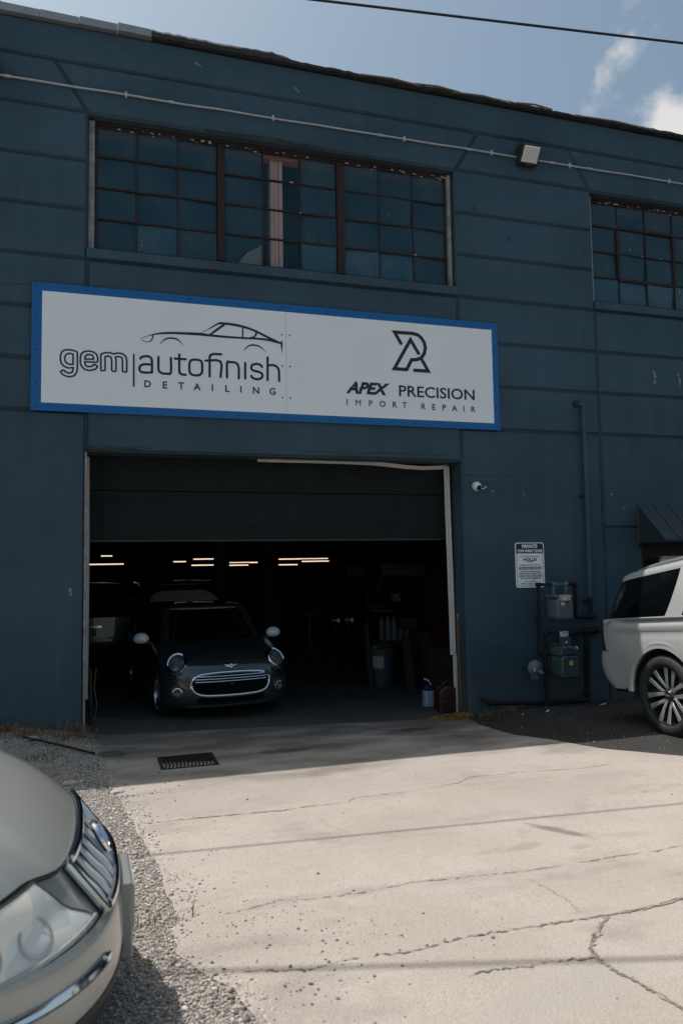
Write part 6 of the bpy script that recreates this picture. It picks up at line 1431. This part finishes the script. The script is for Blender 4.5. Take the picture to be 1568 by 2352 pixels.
for z in (1.06, 1.74):
    MB().box(5.74, 6.95, 4.5, 4.9, z, z + .03).build('shelf_board', M_wood, t); MB().box(5.74, 6.25, 4.485, 4.498, z + .002, z + .022).build('shelf_edge', mat('grey_edge', (.12, .12, .115), .6), t)
for x in (5.78, 6.9): MB().box(x - .02, x + .02, 4.82, 4.86, .56, 2.1).build('upright', M_wood, t)
t = thing('street_sign', 'green street sign fragment with white letters leaning on the shelf', 'sign', (6.28, 4.45, 1.2))
gs = Matrix.Translation((6.27, 4.44, 1.225)) @ Matrix.Rotation(R(-6), 4, 'Y')
MB().box(-.10, .11, -.004, .004, 0, .23).tr(gs).build('plate', mat('green_sign', (.0, .055, .035), .4), t)
text('letters', 'ORU', mat('reflective_white', (.42, .5, .47), .4), t, None, .145, width=.165, M=gs @ Matrix.Translation((.0, -.006, .045)) @ Matrix.Rotation(R(90), 4, 'X'))
t = thing('ratchet_strap', 'orange strap dangling from the shelf', 'strap', (5.93, 4.4, 1.6))
rows = []
for (x, y, z) in catmull([(6.03, 4.46, 1.95), (5.97, 4.44, 1.83), (5.91, 4.42, 1.70), (5.92, 4.42, 1.6), (5.87, 4.42, 1.48), (5.90, 4.42, 1.36)], 5): rows.append([(x - .012, y, z), (x + .012, y + .006, z)])
MB().grid(rows).build('webbing', mat('orange_webbing', (.34, .085, .012), .7), t)
cl_ = [(6.15, 6.45, 1.77, 1.98, 'tall brown carton on the top shelf at left'), (6.5, 6.9, 1.77, 1.92, 'low brown carton on the top shelf at right'), (5.80, 6.05, 1.09, 1.22, 'small carton on the lower shelf at left')]
for (a, b, c, d, l) in cl_: box_thing('carton', l, 'carton', a, b, 4.55, 4.85, c, d, M_carton, .004, 'cartons on the shelf')
for k, (x0, x1, y0, y1, z0, z1, m_, l) in enumerate(((6.0, 6.5, 1.9, 2.5, fz, .60, M_carton, 'tall brown carton on the floor right of the barrel'), (6.0, 6.6, 2.65, 3.2, fz, .80, M_wood, 'dark wooden crate behind the tall carton'), (6.05, 6.6, 1.95, 2.45, .605, .92, mat('red_toolbox', (.055, .006, .006), .4), 'red toolbox on top of the tall carton'), (5.9, 6.2, 3.3, 3.55, .80, 1.0, M_carton, 'carton stacked beside the bottles'))):
    box_thing('storage_box', l, 'box', x0, x1, y0, y1, z0, z1 if k != 3 else 1.0, m_, .012, 'boxes along the right wall')
for (x, y, z, s_, w_, l) in ((5.68, 5.0, 1.80, 'MASTER', .42, 'dark banner with faint grey words above the shelf'), (5.83, 3.0, 1.82, 'www.xingusa.com', .66, 'dark banner with faint web address nearer the door')):
    t = thing('wall_banner', l, 'banner', (x, y, z), group='banners inside garage')
    MB().box(x - w_ * .6, x + w_ * .6, y, y + .006, z - .06, z + .16).build('cloth', M_soot, t)
    for dx in (-.4, .4): MB().tube([(x + dx * w_, y + .003, z + .16), (x + dx * w_, y + .003, 4.55)], .003, 4).build('cord', M_soot, t)
    text('letters', s_, mat('faint_print', (.10, .10, .10), .6), t, (x, y - .003, z), .085, width=w_)
# tripod stand, work lights, leaning boards, hose at the left jamb
t = thing('tripod_stand', 'yellow tripod stand on the garage floor behind the hatchback', 'stand', (4.9, 5.9, -.09))
M_ylw = mat('worn_yellow_paint', (.11, .075, .012), .7)
MB().tube([(4.9, 5.9, .2), (4.9, 5.9, .98)], .022, 8).build('post', M_ylw, t, smooth=True)
for k in range(3):
    a = k * 2.094 + .5; MB().tube([(4.9, 5.9, .36), (4.9 + .34 * math.cos(a), 5.9 + .34 * math.sin(a), -.085)], .016, 6).build('leg', M_ylw, t)
MB().tube(catmull([(4.72, 5.9, 1.0), (4.76, 5.9, .96), (4.9, 5.9, .97), (5.04, 5.9, .96), (5.08, 5.9, 1.0)], 4), .018, 6).build('yoke', M_ylw, t)
for k, x in enumerate((5.07, 5.342)):
    t = thing('work_light', ('left' if k == 0 else 'right') + ' one of two dark round work lights with bright triangular glint', 'lamp', (x, 4.6, .86), group='pair of work lights')
    M = axis_matrix((x, 4.6, .92), (-.35, -1, .05)); MB().lathe([(0, -.06), (.06, -.05), (.085, .0), (.088, .03), (.08, .032)], 20, M).build('housing', M_black, t, smooth=True)
    MB().lathe([(.078, .025), (.06, .01), (.03, -.01), (0, -.015)], 20, M).build('reflector', M_chrome, t, smooth=True); MB().tube([(x, 4.62, .86), (x, 4.64, -.1)], .012, 6).build('post', M_black, t); MB().add([M @ Vector(q) for q in ((.0, .0, .034), (.062, .045, .034), (.062, -.05, .034))], [(0, 1, 2)]).build('painted_glint', mat('pale_glint', (.45, .55, .62), .2), t)  # the pale triangle is a glint put in as colour
for k, (x, tp, l) in enumerate(((5.02, .95, 'narrow board leaning by the barrel'), (5.5, .75, 'wide weathered board leaning on the right wall'))):
    o = MB().add([(x, 2.6 - .5 * k, fz), (x + .07 + .07 * k, 2.6 - .5 * k, fz), (x + .12 + .07 * k, 2.95 - .5 * k, tp), (x + .05, 2.95 - .5 * k, tp), (x, 2.63 - .5 * k, fz), (x + .07 + .07 * k, 2.63 - .5 * k, fz), (x + .12 + .07 * k, 2.98 - .5 * k, tp), (x + .05, 2.98 - .5 * k, tp)],
                 [(0, 1, 2, 3), (7, 6, 5, 4), (1, 0, 4, 5), (2, 1, 5, 6), (3, 2, 6, 7), (0, 3, 7, 4)]).build('board', M_wood); props(o, l, 'board', 'boards leaning in the garage')
t = thing('hose', 'dark hose with blue band and yellow tail hanging inside the left jamb', 'hose', (.70, .5, 0))
MB().tube([(.67, .52, .75), (.675, .52, .42), (.68, .52, .05)], .022, 8).build('hose', M_black, t, smooth=True); MB().tube([(.674, .52, .405), (.674, .52, .36)], .026, 10).build('band', mat('blue_tape', (.0, .04, .25), .5), t)
MB().tube(catmull([(.74, .56, .75), (.72, .56, .5), (.75, .56, .3), (.71, .56, .05)], 4), .006, 5).build('tail', mat('yellow_cord', (.2, .15, .015), .7), t)
flush_texts()
